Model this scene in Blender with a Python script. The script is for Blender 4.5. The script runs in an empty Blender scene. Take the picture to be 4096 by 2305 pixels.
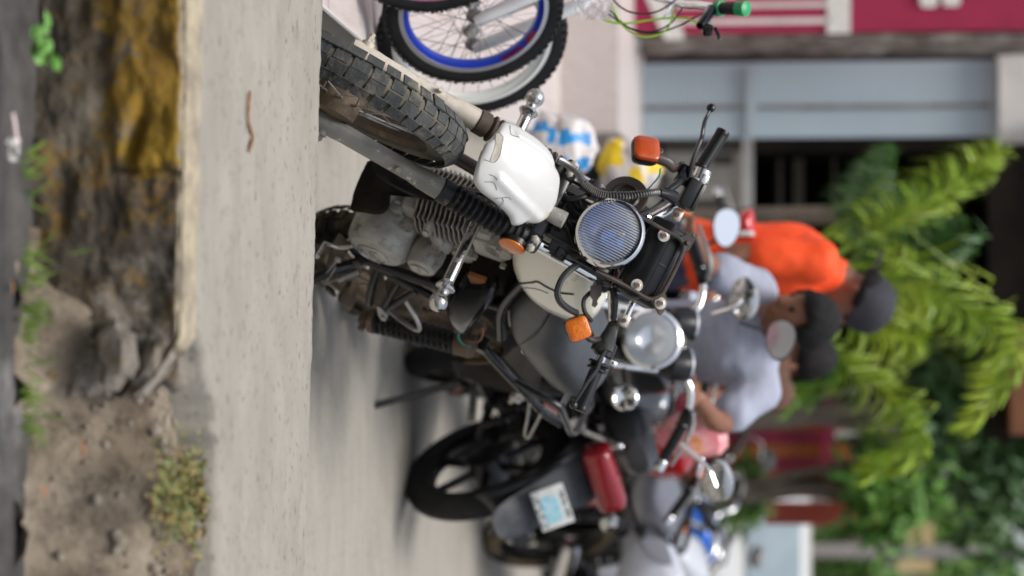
import bpy, bmesh, math, random
import numpy as np
from mathutils import Matrix, Vector, noise
from mathutils.bvhtree import BVHTree
random.seed(7); rng = np.random.RandomState(7)
scene = bpy.context.scene
COL = scene.collection

# ------------------------------------------------------------------ camera, light
FPX = 85 / 36 * 4096
CAMH = 1.3
PITCH = math.atan((3100 - 2048) / FPX)
FWD = np.array([0, math.cos(PITCH), -math.sin(PITCH)])
UPV = np.array([0, math.sin(PITCH), math.cos(PITCH)])
RGT = np.array([1.0, 0, 0])
CAMP = np.array([0, 0, CAMH])
cam = bpy.data.cameras.new('camera'); camo = bpy.data.objects.new('camera', cam); COL.objects.link(camo)
cam.lens = 85; cam.sensor_width = 36; cam.clip_end = 500; cam.clip_start = 0.05
m = Matrix.Identity(4)                      # the photograph lies on its side: world up is picture right
for i, v in enumerate((UPV, -RGT, -FWD)):
    for j in range(3): m[j][i] = v[j]
m[2][3] = CAMH
camo.matrix_world = m
cam.dof.use_dof = True; cam.dof.focus_distance = 5.45; cam.dof.aperture_fstop = 2.1; cam.dof.aperture_blades = 0
scene.camera = camo

SUN_EL, SUN_AZ = math.radians(73), math.radians(205)
w = bpy.data.worlds.new('World'); scene.world = w; w.use_nodes = True
nt = w.node_tree; bg = nt.nodes['Background']
sky = nt.nodes.new('ShaderNodeTexSky'); sky.sky_type = 'NISHITA'; sky.sun_disc = False
sky.sun_elevation = SUN_EL; sky.sun_rotation = SUN_AZ; sky.air_density = 1.2; sky.dust_density = 2.0; sky.ozone_density = 0.6
hs = nt.nodes.new('ShaderNodeHueSaturation'); hs.inputs['Saturation'].default_value = 0.45
nt.links.new(sky.outputs[0], hs.inputs['Color'])
# an overcast dome: the zenith is about three times as bright as the horizon
wtc = nt.nodes.new('ShaderNodeTexCoord'); wsp = nt.nodes.new('ShaderNodeSeparateXYZ'); wmr = nt.nodes.new('ShaderNodeMapRange'); wmx = nt.nodes.new('ShaderNodeMix'); wmx.data_type = 'RGBA'; wmx.blend_type = 'MULTIPLY'; wmx.inputs[0].default_value = 1
wmr.inputs[1].default_value = 0; wmr.inputs[2].default_value = 1; wmr.inputs[3].default_value = .55; wmr.inputs[4].default_value = 1.75
nt.links.new(wtc.outputs['Generated'], wsp.inputs[0]); nt.links.new(wsp.outputs['Z'], wmr.inputs[0]); nt.links.new(hs.outputs[0], wmx.inputs[6]); nt.links.new(wmr.outputs[0], wmx.inputs[7]); nt.links.new(wmx.outputs[2], bg.inputs[0])
bg.inputs[1].default_value = 0.105
sl = bpy.data.lights.new('sun', 'SUN'); sl.energy = 2.0; sl.angle = math.radians(26); sl.color = (1, .965, .91)
so = bpy.data.objects.new('sun', sl); COL.objects.link(so)
sd = Vector((math.sin(SUN_AZ) * math.cos(SUN_EL), math.cos(SUN_AZ) * math.cos(SUN_EL), math.sin(SUN_EL)))
so.rotation_euler = sd.to_track_quat('Z', 'Y').to_euler()
vs = scene.view_settings; vs.view_transform = 'Standard'; vs.look = 'None'; vs.exposure = 0.42; vs.gamma = 1

# ------------------------------------------------------------------ placing
def ray(ix, iy): return FWD + (ix - 2048) / FPX * UPV + (iy - 1152.5) / FPX * RGT
def at(ix, iy, d): return CAMP + ray(ix, iy) * d
def onz(ix, iy, z):
    r = ray(ix, iy); return CAMP + r * ((z - CAMH) / r[2])
def proj(P):
    d = np.asarray(P) - CAMP; z = d @ FWD
    return 2048 + FPX * (d @ UPV) / z, 1152.5 + FPX * (d @ RGT) / z
def lean_axes(psi, lam):
    s, c = math.sin(psi), math.cos(psi)
    h = np.array([-s, -c, 0]); l = np.array([c, -s, 0]); up = np.array([0, 0, 1.])
    return np.stack([h, math.cos(lam) * l - math.sin(lam) * up, math.sin(lam) * l + math.cos(lam) * up], 1)
def steer_axes(delta, rho):
    zs = np.array([-math.sin(rho), 0, math.cos(rho)]); x0 = np.array([math.cos(rho), 0, math.sin(rho)]); y0 = np.array([0, 1., 0])
    return np.stack([math.cos(delta) * x0 + math.sin(delta) * y0, -math.sin(delta) * x0 + math.cos(delta) * y0, zs], 1)

# ------------------------------------------------------------------ materials
def mat(name, c, c2=None, scale=6, lo=.4, hi=.65, rough=.5, metal=0, bump=0, bscale=80, dirt=None, dscale=14, dlo=.5, dhi=.7,
        coat=0, pits=None, alpha=None, emis=None, spec=.5, stretch=None, rough2=None, trans=0, sss=0):
    M = bpy.data.materials.new(name); M.use_nodes = True
    t = M.node_tree; b = t.nodes['Principled BSDF']; L = t.links.new
    b.inputs['Base Color'].default_value = (*c, 1); b.inputs['Roughness'].default_value = rough
    b.inputs['Metallic'].default_value = metal; b.inputs['Coat Weight'].default_value = coat
    b.inputs['Specular IOR Level'].default_value = spec
    if trans: b.inputs['Transmission Weight'].default_value = trans
    tc = t.nodes.new('ShaderNodeTexCoord'); vec = tc.outputs['Object']
    if stretch:
        mp = t.nodes.new('ShaderNodeMapping'); mp.inputs['Scale'].default_value = stretch; L(vec, mp.inputs[0]); vec = mp.outputs[0]
    def ns(sc, det=6, ro=.6):
        n = t.nodes.new('ShaderNodeTexNoise'); n.inputs['Scale'].default_value = sc; n.inputs['Detail'].default_value = det
        n.inputs['Roughness'].default_value = ro; L(vec, n.inputs['Vector']); return n.outputs['Fac']
    def rng_(s, a, b_):
        r = t.nodes.new('ShaderNodeMapRange'); r.inputs[1].default_value = a; r.inputs[2].default_value = b_; L(s, r.inputs[0]); return r.outputs[0]
    col = None
    def mix(fac, a, bcol):
        x = t.nodes.new('ShaderNodeMix'); x.data_type = 'RGBA'; L(fac, x.inputs[0])
        if isinstance(a, tuple): x.inputs[6].default_value = (*a, 1)
        else: L(a, x.inputs[6])
        x.inputs[7].default_value = (*bcol, 1); return x.outputs[2]
    if c2: col = mix(rng_(ns(scale), lo, hi), c, c2)
    if dirt:
        f = rng_(ns(dscale, 8, .7), dlo, dhi); col = mix(f, col if col is not None else c, dirt)
        if rough2 is not None:
            r = t.nodes.new('ShaderNodeMapRange'); r.inputs[3].default_value = rough; r.inputs[4].default_value = rough2; L(f, r.inputs[0]); L(r.outputs[0], b.inputs['Roughness'])
        if metal:
            r = t.nodes.new('ShaderNodeMapRange'); r.inputs[3].default_value = metal; r.inputs[4].default_value = 0; L(f, r.inputs[0]); L(r.outputs[0], b.inputs['Metallic'])
    if pits: col = mix(rng_(ns(pits[0], 3, .5), pits[1], pits[2]), col if col is not None else c, pits[3])
    if col is not None: L(col, b.inputs['Base Color'])
    if bump:
        bp = t.nodes.new('ShaderNodeBump'); bp.inputs['Strength'].default_value = bump; bp.inputs['Distance'].default_value = .01
        L(ns(bscale, 5), bp.inputs['Height']); L(bp.outputs[0], b.inputs['Normal'])
    if emis: b.inputs['Emission Color'].default_value = (*emis, 1); b.inputs['Emission Strength'].default_value = 1
    return M
DUST = (.34, .28, .2)
K = dict(
 rubber=mat('dusty rubber', (.045, .047, .048), (.08, .081, .08), 14, .35, .65, .9, bump=.5, bscale=50, dirt=(.19, .175, .13), dscale=16, dlo=.5, dhi=.68, spec=.2),
 rubberbrown=mat('muddy rubber', (.03, .027, .024), (.18, .14, .09), 7, .42, .6, .9, bump=.3, bscale=50, spec=.15),
 rubberblack=mat('new rubber', (.012, .012, .013), (.02, .02, .021), 20, rough=.62, spec=.3),
 boot=mat('rubber boot', (.014, .015, .017), (.032, .031, .03), 15, .4, .7, .45, dirt=(.16, .13, .1), dscale=20, dlo=.58, dhi=.75, spec=.25),
 bootbrown=mat('dusty boot', (.05, .035, .025), (.11, .08, .055), 15, .4, .7, .7),
 chrome=mat('chrome', (.78, .78, .78), rough=.07, metal=1, dirt=(.25, .2, .16), dscale=60, dlo=.62, dhi=.8, rough2=.5),
 chromeold=mat('old chrome', (.55, .55, .54), rough=.16, metal=1, dirt=(.33, .3, .26), dscale=30, dlo=.5, dhi=.66, rough2=.6),
 alu=mat('dirty aluminium', (.46, .445, .41), (.33, .31, .27), 14, .4, .6, .5, metal=.25, bump=.35, bscale=70, dirt=(.085, .06, .04), dscale=13, dlo=.52, dhi=.66, rough2=.85),
 alufin=mat('finned aluminium', (.38, .36, .32), (.26, .235, .2), 12, .4, .6, .5, metal=.4, dirt=(.13, .09, .06), dscale=14, dlo=.48, dhi=.7),
 forkgrey=mat('worn fork paint', (.2, .188, .155), (.3, .28, .24), 9, .4, .62, .42, dirt=(.62, .6, .55), dscale=24, dlo=.6, dhi=.64, bump=.2),
 forkcream=mat('cream fork paint', (.5, .44, .35), (.62, .57, .5), 8, .4, .62, .5, dirt=(.25, .15, .07), dscale=12, dlo=.52, dhi=.7, bump=.15),
 white=mat('cracked white plastic', (.58, .577, .562), (.55, .537, .5), 5, .5, .75, .33, dirt=(.45, .4, .31), dscale=11, dlo=.62, dhi=.74, coat=.2),
 cream=mat('cream tank paint', (.88, .84, .7), (.84, .79, .63), 4, .4, .7, .22, dirt=(.3, .2, .1), dscale=22, dlo=.64, dhi=.72, coat=.5),
 black=mat('black plastic', (.008, .008, .009), (.016, .016, .016), 10, .4, .75, .3, dirt=(.07, .06, .05), dscale=18, dlo=.66, dhi=.9, rough2=.7, bump=.03, spec=.35),
 blackgloss=mat('black gloss paint', (.006, .006, .007), rough=.1, coat=0, spec=.4),
 blackpaint=mat('chipped black paint', (.010, .010, .011), (.024, .022, .02), 16, .4, .7, .24, dirt=(.16, .125, .095), dscale=24, dlo=.66, dhi=.8, rough2=.7),
 darkgrime=mat('oily grime', (.012, .01, .008), (.03, .023, .016), 10, .4, .7, .85, spec=.15, bump=.5, bscale=40),
 rust=mat('rusty steel', (.16, .085, .05), (.07, .045, .035), 14, .4, .65, .7, bump=.2, dirt=(.3, .25, .2), dscale=20, dlo=.6, dhi=.8),
 rustdark=mat('rusted dark steel', (.03, .024, .022), (.075, .045, .032), 18, .45, .7, .42),
 brown=mat('dusty brown metal', (.15, .105, .065), (.07, .05, .035), 9, .4, .65, .75, bump=.25, dirt=(.27, .21, .14), dscale=16, dlo=.55, dhi=.72),
 steel=mat('bare steel', (.5, .49, .47), (.35, .33, .3), 20, rough=.35, metal=.9),
 bolt=mat('zinc bolt', (.45, .43, .38), (.3, .25, .2), 30, rough=.45, metal=.6),
 seat=mat('worn black vinyl', (.03, .032, .035), (.05, .052, .056), 7, .4, .65, .4, bump=.06, bscale=130, spec=.75),
 orange=mat('orange signal lens', (.8, .2, .006), (.68, .13, .004), 30, rough=.18, coat=.6, bump=.35, bscale=140),
 orangedull=mat('faded orange lens', (.5, .075, .012), (.42, .055, .01), 20, rough=.3, coat=.25, bump=.1, bscale=140),
 redlens=mat('red lens', (.2, .003, .008), (.26, .005, .01), 8, rough=.12, coat=.6),
 wire=mat('wiring', (.02, .02, .02), rough=.5), wireg=mat('green wire', (.02, .3, .22), rough=.5), wirer=mat('brown wire', (.25, .08, .04), rough=.5),
 skin=mat('brown skin', (.2, .085, .045), (.24, .1, .055), 9, rough=.5), hair=mat('black hair', (.01, .009, .009), (.02, .018, .018), 60, rough=.7, bump=.6, bscale=90, spec=.2),
)
def lensmat():
    M = bpy.data.materials.new('ribbed headlight glass'); M.use_nodes = True; t = M.node_tree; L = t.links.new
    out = t.nodes['Material Output']; b = t.nodes['Principled BSDF']
    b.inputs['Base Color'].default_value = (.92, .94, .95, 1); b.inputs['Roughness'].default_value = .2
    tr = t.nodes.new('ShaderNodeBsdfTransparent'); tr.inputs[0].default_value = (.96, .97, .98, 1)
    tc = t.nodes.new('ShaderNodeTexCoord'); wv = t.nodes.new('ShaderNodeTexWave'); wv.bands_direction = 'Y'
    wv.inputs['Scale'].default_value = 50; wv.inputs['Distortion'].default_value = .4; wv.inputs['Detail'].default_value = 1
    L(tc.outputs['Object'], wv.inputs[0])
    mr = t.nodes.new('ShaderNodeMapRange'); mr.inputs[1].default_value = .5; mr.inputs[2].default_value = 1; mr.inputs[3].default_value = .07; mr.inputs[4].default_value = .6
    L(wv.outputs['Fac'], mr.inputs[0])
    mx = t.nodes.new('ShaderNodeMixShader'); L(mr.outputs[0], mx.inputs[0]); L(tr.outputs[0], mx.inputs[1]); L(b.outputs[0], mx.inputs[2]); L(mx.outputs[0], out.inputs[0])
    return M
K['lens'] = lensmat()
K['bluebulb'] = mat('blue coated bulb', (.06, .34, .95), (.02, .17, .75), 40, rough=.12, metal=.25, coat=.6)
K['mud'] = mat('caked mud', (.15, .135, .105), (.09, .085, .07), 12, .4, .65, .95, spec=.1, bump=.3, bscale=50)
K['alulight'] = mat('rim aluminium', (.68, .67, .68), rough=.32, metal=.7)
K['reflector'] = mat('reflector silver', (.8, .83, .87), rough=.22, metal=1)

# ------------------------------------------------------------------ mesh builder
def nrm(v): v = np.asarray(v, float); return v / (np.linalg.norm(v) + 1e-12)
def basis(d):
    d = nrm(d); a = np.array([0, 0, 1.]) if abs(d[2]) < .9 else np.array([1., 0, 0])
    u = nrm(np.cross(a, d)); return u, np.cross(d, u)
def cr(pts, n=6, closed=False):
    P = [np.asarray(p, float) for p in pts]
    if closed: P = [P[-1]] + P + [P[0], P[1]]
    else: P = [2 * P[0] - P[1]] + P + [2 * P[-1] - P[-2]]
    out = []
    for i in range(1, len(P) - 2):
        for k in range(n):
            t = k / n; a, b, c, d = P[i - 1], P[i], P[i + 1], P[i + 2]
            out.append(.5 * (2 * b + (c - a) * t + (2 * a - 5 * b + 4 * c - d) * t * t + (3 * b - a - 3 * c + d) * t ** 3))
    if not closed: out.append(P[-2])
    return out
class MB:
    def __init__(s): s.v = []; s.f = []; s.mi = []; s.cur = 0
    def add(s, vs, fs):
        o = len(s.v); s.v += [tuple(map(float, p)) for p in vs]; s.f += [tuple(i + o for i in f) for f in fs]; s.mi += [s.cur] * len(fs); return s
    def tube(s, pts, r, n=10, closed=False, sm=0, cap=True, flat=1):
        if sm: 
            rr = r
            if not np.isscalar(r):
                rr = [p[0] for p in cr([(x, 0, 0) for x in r], sm, closed)]
            pts = cr(pts, sm, closed); r = rr
        P = [np.asarray(p, float) for p in pts]; N = len(P)
        if np.isscalar(r): r = [r] * N
        vs = []; u = None
        for i in range(N):
            d = P[(i + 1) % N] - P[i - 1] if closed or 0 < i < N - 1 else (P[1] - P[0] if i == 0 else P[-1] - P[-2])
            d = nrm(d)
            if u is None: u, vv = basis(d)
            else: u = nrm(u - d * (u @ d)); vv = np.cross(d, u)
            for k in range(n):
                a = 2 * math.pi * k / n; vs.append(P[i] + r[i] * (u * math.cos(a) + vv * math.sin(a) * flat))
        fs = [(i * n + k, i * n + (k + 1) % n, ((i + 1) % N) * n + (k + 1) % n, ((i + 1) % N) * n + k) for i in range(N if closed else N - 1) for k in range(n)]
        if not closed and cap: fs += [tuple(range(n - 1, -1, -1)), tuple(range((N - 1) * n, N * n))]
        return s.add(vs, fs)
    def lathe(s, o, axis, prof, n=24, closed=False, cap=True):
        o = np.asarray(o, float); axis = nrm(axis); u, v = basis(axis); vs = []; m_ = len(prof)
        for r, h in prof:
            for k in range(n):
                a = 2 * math.pi * k / n; vs.append(o + axis * h + r * (u * math.cos(a) + v * math.sin(a)))
        fs = [(i * n + k, i * n + (k + 1) % n, ((i + 1) % m_) * n + (k + 1) % n, ((i + 1) % m_) * n + k) for i in range(m_ if closed else m_ - 1) for k in range(n)]
        if not closed and cap:
            if prof[0][0] > 1e-5: fs.append(tuple(range(n - 1, -1, -1)))
            if prof[-1][0] > 1e-5: fs.append(tuple(range((m_ - 1) * n, m_ * n)))
        return s.add(vs, fs)
    def ball(s, c, r, n=16): 
        return s.lathe(c, (0, 0, 1), [(max(1e-4, r * math.sin(math.pi * i / 8)), -r * math.cos(math.pi * i / 8)) for i in range(9)], n)
    def box(s, c, size, A=None, bev=0, seg=2, taper=None):
        bm = bmesh.new(); bmesh.ops.create_cube(bm, size=1)
        for v in bm.verts:
            v.co.x *= size[0]; v.co.y *= size[1]; v.co.z *= size[2]
            if taper and v.co.z > 0: v.co.x *= taper; v.co.y *= taper
        if bev: bmesh.ops.bevel(bm, geom=bm.edges[:], offset=bev, segments=seg, profile=.5, affect='EDGES')
        A = np.eye(3) if A is None else np.asarray(A); c = np.asarray(c, float)
        bm.verts.index_update(); vs = [c + A @ np.array(v.co) for v in bm.verts]; fs = [tuple(v.index for v in f.verts) for f in bm.faces]; bm.free()
        return s.add(vs, fs)
    def puff(s, outline, nor, prof, prof2=None, smooth=0):
        """closed outline (3D points) domed along nor: prof = [(inset 0..1, height)...]; prof2 likewise for the back"""
        P = [np.asarray(p, float) for p in outline]
        if smooth: P = cr(P, smooth, True)
        P = np.array(P); c = P.mean(0); nor = nrm(nor); N = len(P); vs = []; rows = []
        allp = ([(i, -h) for i, h in reversed(prof2)] if prof2 else []) + list(prof)
        for ins, h in allp: rows.append(len(vs)); vs += list(P + (c - P) * min(ins, .999) + nor * h)
        fs = []
        for i in range(len(allp) - 1):
            fs += [(i * N + k, i * N + (k + 1) % N, (i + 1) * N + (k + 1) % N, (i + 1) * N + k) for k in range(N)]
        fs += [tuple(range((len(allp) - 1) * N, len(allp) * N)), tuple(range(N - 1, -1, -1))]
        return s.add(vs, fs)
    def loft(s, secs, closed_sec=True, cap=True):
        N = len(secs[0]); vs = [p for q in secs for p in q]; R = N if closed_sec else N - 1
        fs = [(i * N + k, i * N + (k + 1) % N, (i + 1) * N + (k + 1) % N, (i + 1) * N + k) for i in range(len(secs) - 1) for k in range(R)]
        if cap and closed_sec: fs += [tuple(range(N - 1, -1, -1)), tuple(range((len(secs) - 1) * N, len(secs) * N))]
        return s.add(vs, fs)
    def grid(s, fn, nu, nv):
        vs = [fn(i / nu, j / nv) for i in range(nu + 1) for j in range(nv + 1)]
        return s.add(vs, [(i * (nv + 1) + j, (i + 1) * (nv + 1) + j, (i + 1) * (nv + 1) + j + 1, i * (nv + 1) + j + 1) for i in range(nu) for j in range(nv)])
    def coil(s, a, b, R, r, turns, n=6, per=14):
        a, b = np.asarray(a, float), np.asarray(b, float); u, v = basis(b - a); N = int(turns * per)
        return s.tube([a + (b - a) * (i / N) + R * (u * math.cos(2 * math.pi * i / per) + v * math.sin(2 * math.pi * i / per)) for i in range(N + 1)], r, n)
    def mesh(s, name):
        me = bpy.data.meshes.new(name); me.from_pydata(s.v, [], s.f); me.update()
        bm = bmesh.new(); bm.from_mesh(me); bmesh.ops.recalc_face_normals(bm, faces=bm.faces[:]); bm.to_mesh(me); bm.free()
        return me
    def build(s, name, mats, parent=None, sharp=38, flat=False):
        me = s.mesh(name); o = bpy.data.objects.new(name, me); COL.objects.link(o)
        for x in (mats if isinstance(mats, (list, tuple)) else [mats]): me.materials.append(x)
        if max(s.mi, default=0): me.polygons.foreach_set('material_index', s.mi)
        if not flat:
            me.shade_smooth(); me.set_sharp_from_angle(angle=math.radians(sharp))
        if parent is not None: o.parent = parent
        return o
def tag(o, label, cat, group=None, kind=None):
    o['label'] = label; o['category'] = cat
    if group: o['group'] = group
    if kind: o['kind'] = kind
    return o
def empty(name, label, cat, M4=None, loc=(0, 0, 0), group=None):
    o = bpy.data.objects.new(name, None); COL.objects.link(o); o.empty_display_size = .1
    if M4 is not None: o.matrix_world = M4
    else: o.location = loc
    return tag(o, label, cat, group)
def struct(o): o['kind'] = 'structure'; return o
def m4(A, t):
    M = Matrix.Identity(4)
    for i in range(3):
        for j in range(3): M[i][j] = float(A[i, j])
        M[i][3] = float(t[i])
    return M
def fbm(p, sc=1, o=4): return noise.fractal(Vector(p) * sc, 1.0, 2.0, o)
def copy_tree(o, parent=None):
    c = o.copy(); COL.objects.link(c); c.parent = parent
    for ch in list(o.children): copy_tree(ch, c)
    return c

# ------------------------------------------------------------------ wheels
def tyre(mb, c, ax, R, w_, h, knob=None, n=64, kn=44):
    c = np.asarray(c, float); pr = []
    for i in range(15):                               # outer crown from bead to bead
        a = math.pi * (i / 14) ; pr.append((R - h + h * math.sin(a) ** .75 * 1.0, -w_ / 2 * math.cos(a) * (.8 + .2 * math.sin(a))))
    pr += [(R - h - .004, w_ * .3), (R - h - .004, -w_ * .3)]
    mb.lathe(c, ax, pr, n, closed=True)
    if knob:
        mb.cur = 1
        ax = nrm(ax); u, v = basis(ax); kh, kw, kl = knob
        for k in range(kn):
            for row in (-1, -.34, .34, 1):
                a = 2 * math.pi * (k + (.5 if abs(row) < .5 else 0)) / kn
                rd = u * math.cos(a) + v * math.sin(a); tg = -u * math.sin(a) + v * math.cos(a)
                tilt = row * .75; nd = nrm(rd * math.cos(tilt) + ax * math.sin(tilt)); sd_ = np.cross(tg, nd)
                rr = R - h * .5 + (h * .5) * math.cos(tilt)
                mb.box(c + rd * (rr - .002) + ax * (row * w_ * .43 if abs(row) == 1 else row * w_ * .5), (kl * rng.uniform(.8, 1.12), kw * rng.uniform(.85, 1.1), kh * rng.uniform(.5, 1.3)), np.stack([tg, sd_, nd], 1))
        mb.cur = 0
def spokes(mb, c, ax, r0, r1, hw, n=32, rad=.0014):
    c = np.asarray(c, float); ax = nrm(ax); u, v = basis(ax)
    for k in range(n):
        a = 2 * math.pi * k / n; b = a + (.9 if k % 4 < 2 else -.9); sgn = 1 if k % 2 else -1
        mb.tube([c + ax * hw * sgn + r0 * (u * math.cos(b) + v * math.sin(b)), c + ax * hw * .1 * sgn + r1 * (u * math.cos(a) + v * math.sin(a))], rad, 5)
def rim(mb, c, ax, r, w_, dep=.014, n=64):
    mb.lathe(c, ax, [(r, -w_ / 2), (r + .004, -w_ / 2), (r - .002, -w_ * .3), (r - dep, 0), (r - .002, w_ * .3), (r + .004, w_ / 2), (r, w_ / 2), (r - dep - .002, w_ * .3), (r - dep - .006, 0), (r - dep - .002, -w_ * .3)], n, closed=True)

# ------------------------------------------------------------------ the white-fendered motorcycle
O1 = np.array([-.58, 5.6372, 0]); A1 = lean_axes(.4001, .369); SO = np.array([-.2908, 0, .8108]); SA = steer_axes(.2158, .4796)
def S(x, y, z): return SO + SA @ np.array([x, y, z])
def BL(ix, iy, c, ax=1):
    d = A1.T @ ray(ix, iy); a = A1.T @ (CAMP - O1); return a + (c - a[ax]) / d[ax] * d
def BS(ix, iy, c, ax=0):
    d = SA.T @ A1.T @ ray(ix, iy); a = SA.T @ (A1.T @ (CAMP - O1) - SO); p = a + (c - a[ax]) / d[ax] * d; return SO + SA @ p
def BP(ix, iy, p0, n):
    d = A1.T @ ray(ix, iy); a = A1.T @ (CAMP - O1); return a + ((np.asarray(p0) - a) @ n) / (d @ n) * d
def r3(x, y): return 1200 + .6208 * x, 500 + .6208 * y
def r4(x, y): return 1900 + .6208 * x, 300 + .6208 * y
def v1(x, y): return 1250 + x / 2.0714, 700 + y / 2.0714
def v2(x, y): return 2200 + x / 1.812, 500 + y / 1.812
def v3(x, y): return 1800 + x / 2.0714, 1150 + y / 2.0714
def g1(x, y): return 1200 + .9003 * x, 1000 + .9003 * y
def g2(x, y): return 1900 + .8313 * x, 1100 + .8313 * y
sx, sy, sz = SA[:, 0], SA[:, 1], SA[:, 2]
HF = SA @ np.array([math.cos(.4796), 0, -math.sin(.4796)])      # straight ahead of the turned front end
X, Y, Z = np.eye(3)
M1 = empty('motorcycle', 'dirty motorcycle with cracked white front fender and blue tinted headlight, nearest to the kerb', 'motorcycle', m4(A1, O1))
def P(name, mb, mt, parent=M1, **k): return mb.build(name, mt, parent, **k)
HW = .0934; AX = S(.0323, 0, -.5689)
# front wheel
t = MB(); tyre(t, AX, sy, .314, .09, .075, (.004, .0295, .041), 64, 40)
fw = P('wheel', MB().lathe(AX, sy, [(.02, -.075), (.055, -.07), (.06, -.03), (.06, .03), (.055, .065), (.02, .075)], 24), K['brown'])
P('tyre', t, [K['mud'], K['rubber']], fw)
t = MB(); rim(t, AX, sy, .238, .062); P('rim', t, K['brown'], fw)
t = MB(); spokes(t, AX, sy, .05, .228, .034, 36, .0019); P('spoke', t, K['steel'], fw)
# fork legs
for s_, ml, bl in ((1, 'forkgrey', 'boot'), (-1, 'forkcream', 'bootbrown')):
    a, b = S(.0323, s_ * HW, -.569), S(0, s_ * HW, 0); ax = b - a; Ln = np.linalg.norm(ax); ax = ax / Ln
    g = MB().lathe(a, ax, [(.0, -.035), (.021, -.033), (.024, -.02), (.024, .03), (.0225, .05), (.0225, .24), (.026, .262), (.0275, .3), (.0275, .335), (.022, .338), (.001, .338)], 20)
    g.lathe(a, sy, [(.016, -.03), (.016, .03)], 14).lathe(a + sy * s_ * .03, sy * s_, [(.011, 0), (.011, .012), (.006, .014), (.006, .024), (.0, .024)], 6)
    g.box(a + ax * .175 + sx * -.0 + sy * -s_ * .0 - sx * .024, (.03, .012, .03), SA, .004)
    g.tube([a + ax * .2 + sx * .02 + sy * s_ * .012, a + ax * .2 + sx * .036 + sy * s_ * .016], .007, 8)
    fl = P('fork_leg', g, K[ml])
    pr = [(.0285, .315), (.031, .318), (.031, .345)]
    for i in range(12): pr += [(.0245, .350 + i * .0168), (.0335 - .0003 * i, .356 + i * .0168), (.0335 - .0003 * i, .361 + i * .0168)]
    pr += [(.026, .555), (.022, .56)]
    P('fork_boot', MB().lathe(a, ax, pr, 22), K[bl], fl, sharp=25)
    P('fork_tube', MB().lathe(b, sz, [(.0165, -.04), (.0165, .235), (.014, .24)], 18), K['chrome'], fl)
# clamps
g = MB()
for s_ in (1, -1):
    g.lathe(S(0, s_ * HW, -.018), sz, [(.024, 0), (.027, .004), (.027, .038), (.024, .042)], 18)
    g.box(S(.024, s_ * (HW + .012), .003), (.02, .034, .03), SA, .005)
g.box(S(-.012, 0, .003), (.06, .17, .036), SA, .008).lathe(S(-.045, 0, -.05), sz, [(.026, 0), (.026, .27)], 18)
lc = P('lower_clamp', g, K['blackpaint'])
g = MB()
for s_ in (1, -1):
    for yy in (-.006, .017): P('bolt', MB().lathe(S(.032, s_ * (HW + .003 + yy), .003), sx, [(.0105, 0), (.0105, .004), (.0078, .0045), (.0078, .012), (.0, .013)], 6), K['bolt'], lc)
g = MB()
for s_ in (1, -1): g.lathe(S(0, s_ * HW, .192), sz, [(.023, 0), (.026, .004), (.026, .03), (.02, .036)], 18); g.box(S(.026, s_ * HW, .208), (.018, .026, .024), SA, .004)
g.box(S(-.012, 0, .208), (.055, .17, .026), SA, .008); P('upper_clamp', g, K['blackpaint'])
# headlight bracket ears and wiring behind
g = MB()
for s_ in (1, -1):
    g.box(S(.035, s_ * .083, .12), (.006, .03, .16), SA, .002)
    g.tube([S(.02, s_ * .1, .06), S(.055, s_ * .078, .11), S(.07, s_ * .079, .15)], .008, 8)
    g.box(S(.03, s_ * .092, .075), (.028, .03, .03), SA, .004)
P('headlight_bracket', g, K['black'])
g = MB()
for i in range(14):
    y0 = rng.uniform(-.06, .06); g.tube([S(-.01, y0, rng.uniform(.02, .06)), S(.03 + rng.uniform(-.02, .02), y0 * .5, rng.uniform(.05, .09)), S(.01, y0 * 1.1, rng.uniform(.09, .15)), S(-.01, y0, rng.uniform(.13, .2))], .003, 6, sm=4)
g.box(S(-.02, 0, .09), (.05, .12, .12), SA, .01)
P('wiring_loom', g, K['wire'])
g = MB().lathe(BS(*r4(520, 910), .05), nrm(sz * .9 + sx * .3), [(.0, -.024), (.019, -.022), (.021, .012), (.021, .024), (.0, .026)], 16); P('relay', g, K['alu'])
# headlight
hc = S(.0913, 0, .1474)
hl = P('headlight', MB().lathe(hc, HF, [(.03, -.105), (.055, -.09), (.073, -.05), (.079, -.01), (.083, -.004), (.086, .004), (.0855, .014), (.08, .021), (.0735, .022), (.071, .017), (.069, .012)], 56, cap=False), K['chrome'])
hl.data.materials.append(K['black']); 
for p_ in hl.data.polygons:
    if (np.array(p_.center) - hc) @ HF < -.012: p_.material_index = 1
P('reflector', MB().lathe(hc, HF, [(.071, .010), (.068, .0), (.055, -.022), (.035, -.04), (.014, -.047), (.0, -.047)], 40, cap=False), K['reflector'], hl)
U_, V_ = nrm(np.cross(sy, HF)), sy
g = MB().lathe(hc - HF * .046, HF, [(.012, 0), (.016, .01), (.016, .03), (.011, .042), (.0, .045)], 20)
g.puff([hc - HF * .02 + V_ * a_ * .62 - U_ * .006 + V_ * .004 + U_ * b_ * .95 for a_, b_ in ((-.03, -.034), (.028, -.036), (.04, -.012), (.036, .014), (.02, .03), (-.018, .032), (-.036, .012), (-.038, -.012))], HF, [(0, -.004), (.1, 0), (.5, .006), (.9, .009)], smooth=3)
P('bulb', g, K['bluebulb'], hl)
P('parking_bulb', MB().ball(hc + HF * .006 - U_ * .028 - V_ * .012, .008), K['steel'], hl)
lens = P('lens', MB().lathe((0, 0, 0), X, [(.0725, .015), (.07, .02), (.055, .026), (.035, .030), (.015, .0322), (.001, .0325)], 48, cap=False), K['lens'], hl)
lens.matrix_local = m4(np.stack([HF, V_, U_], 1), hc)
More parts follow.
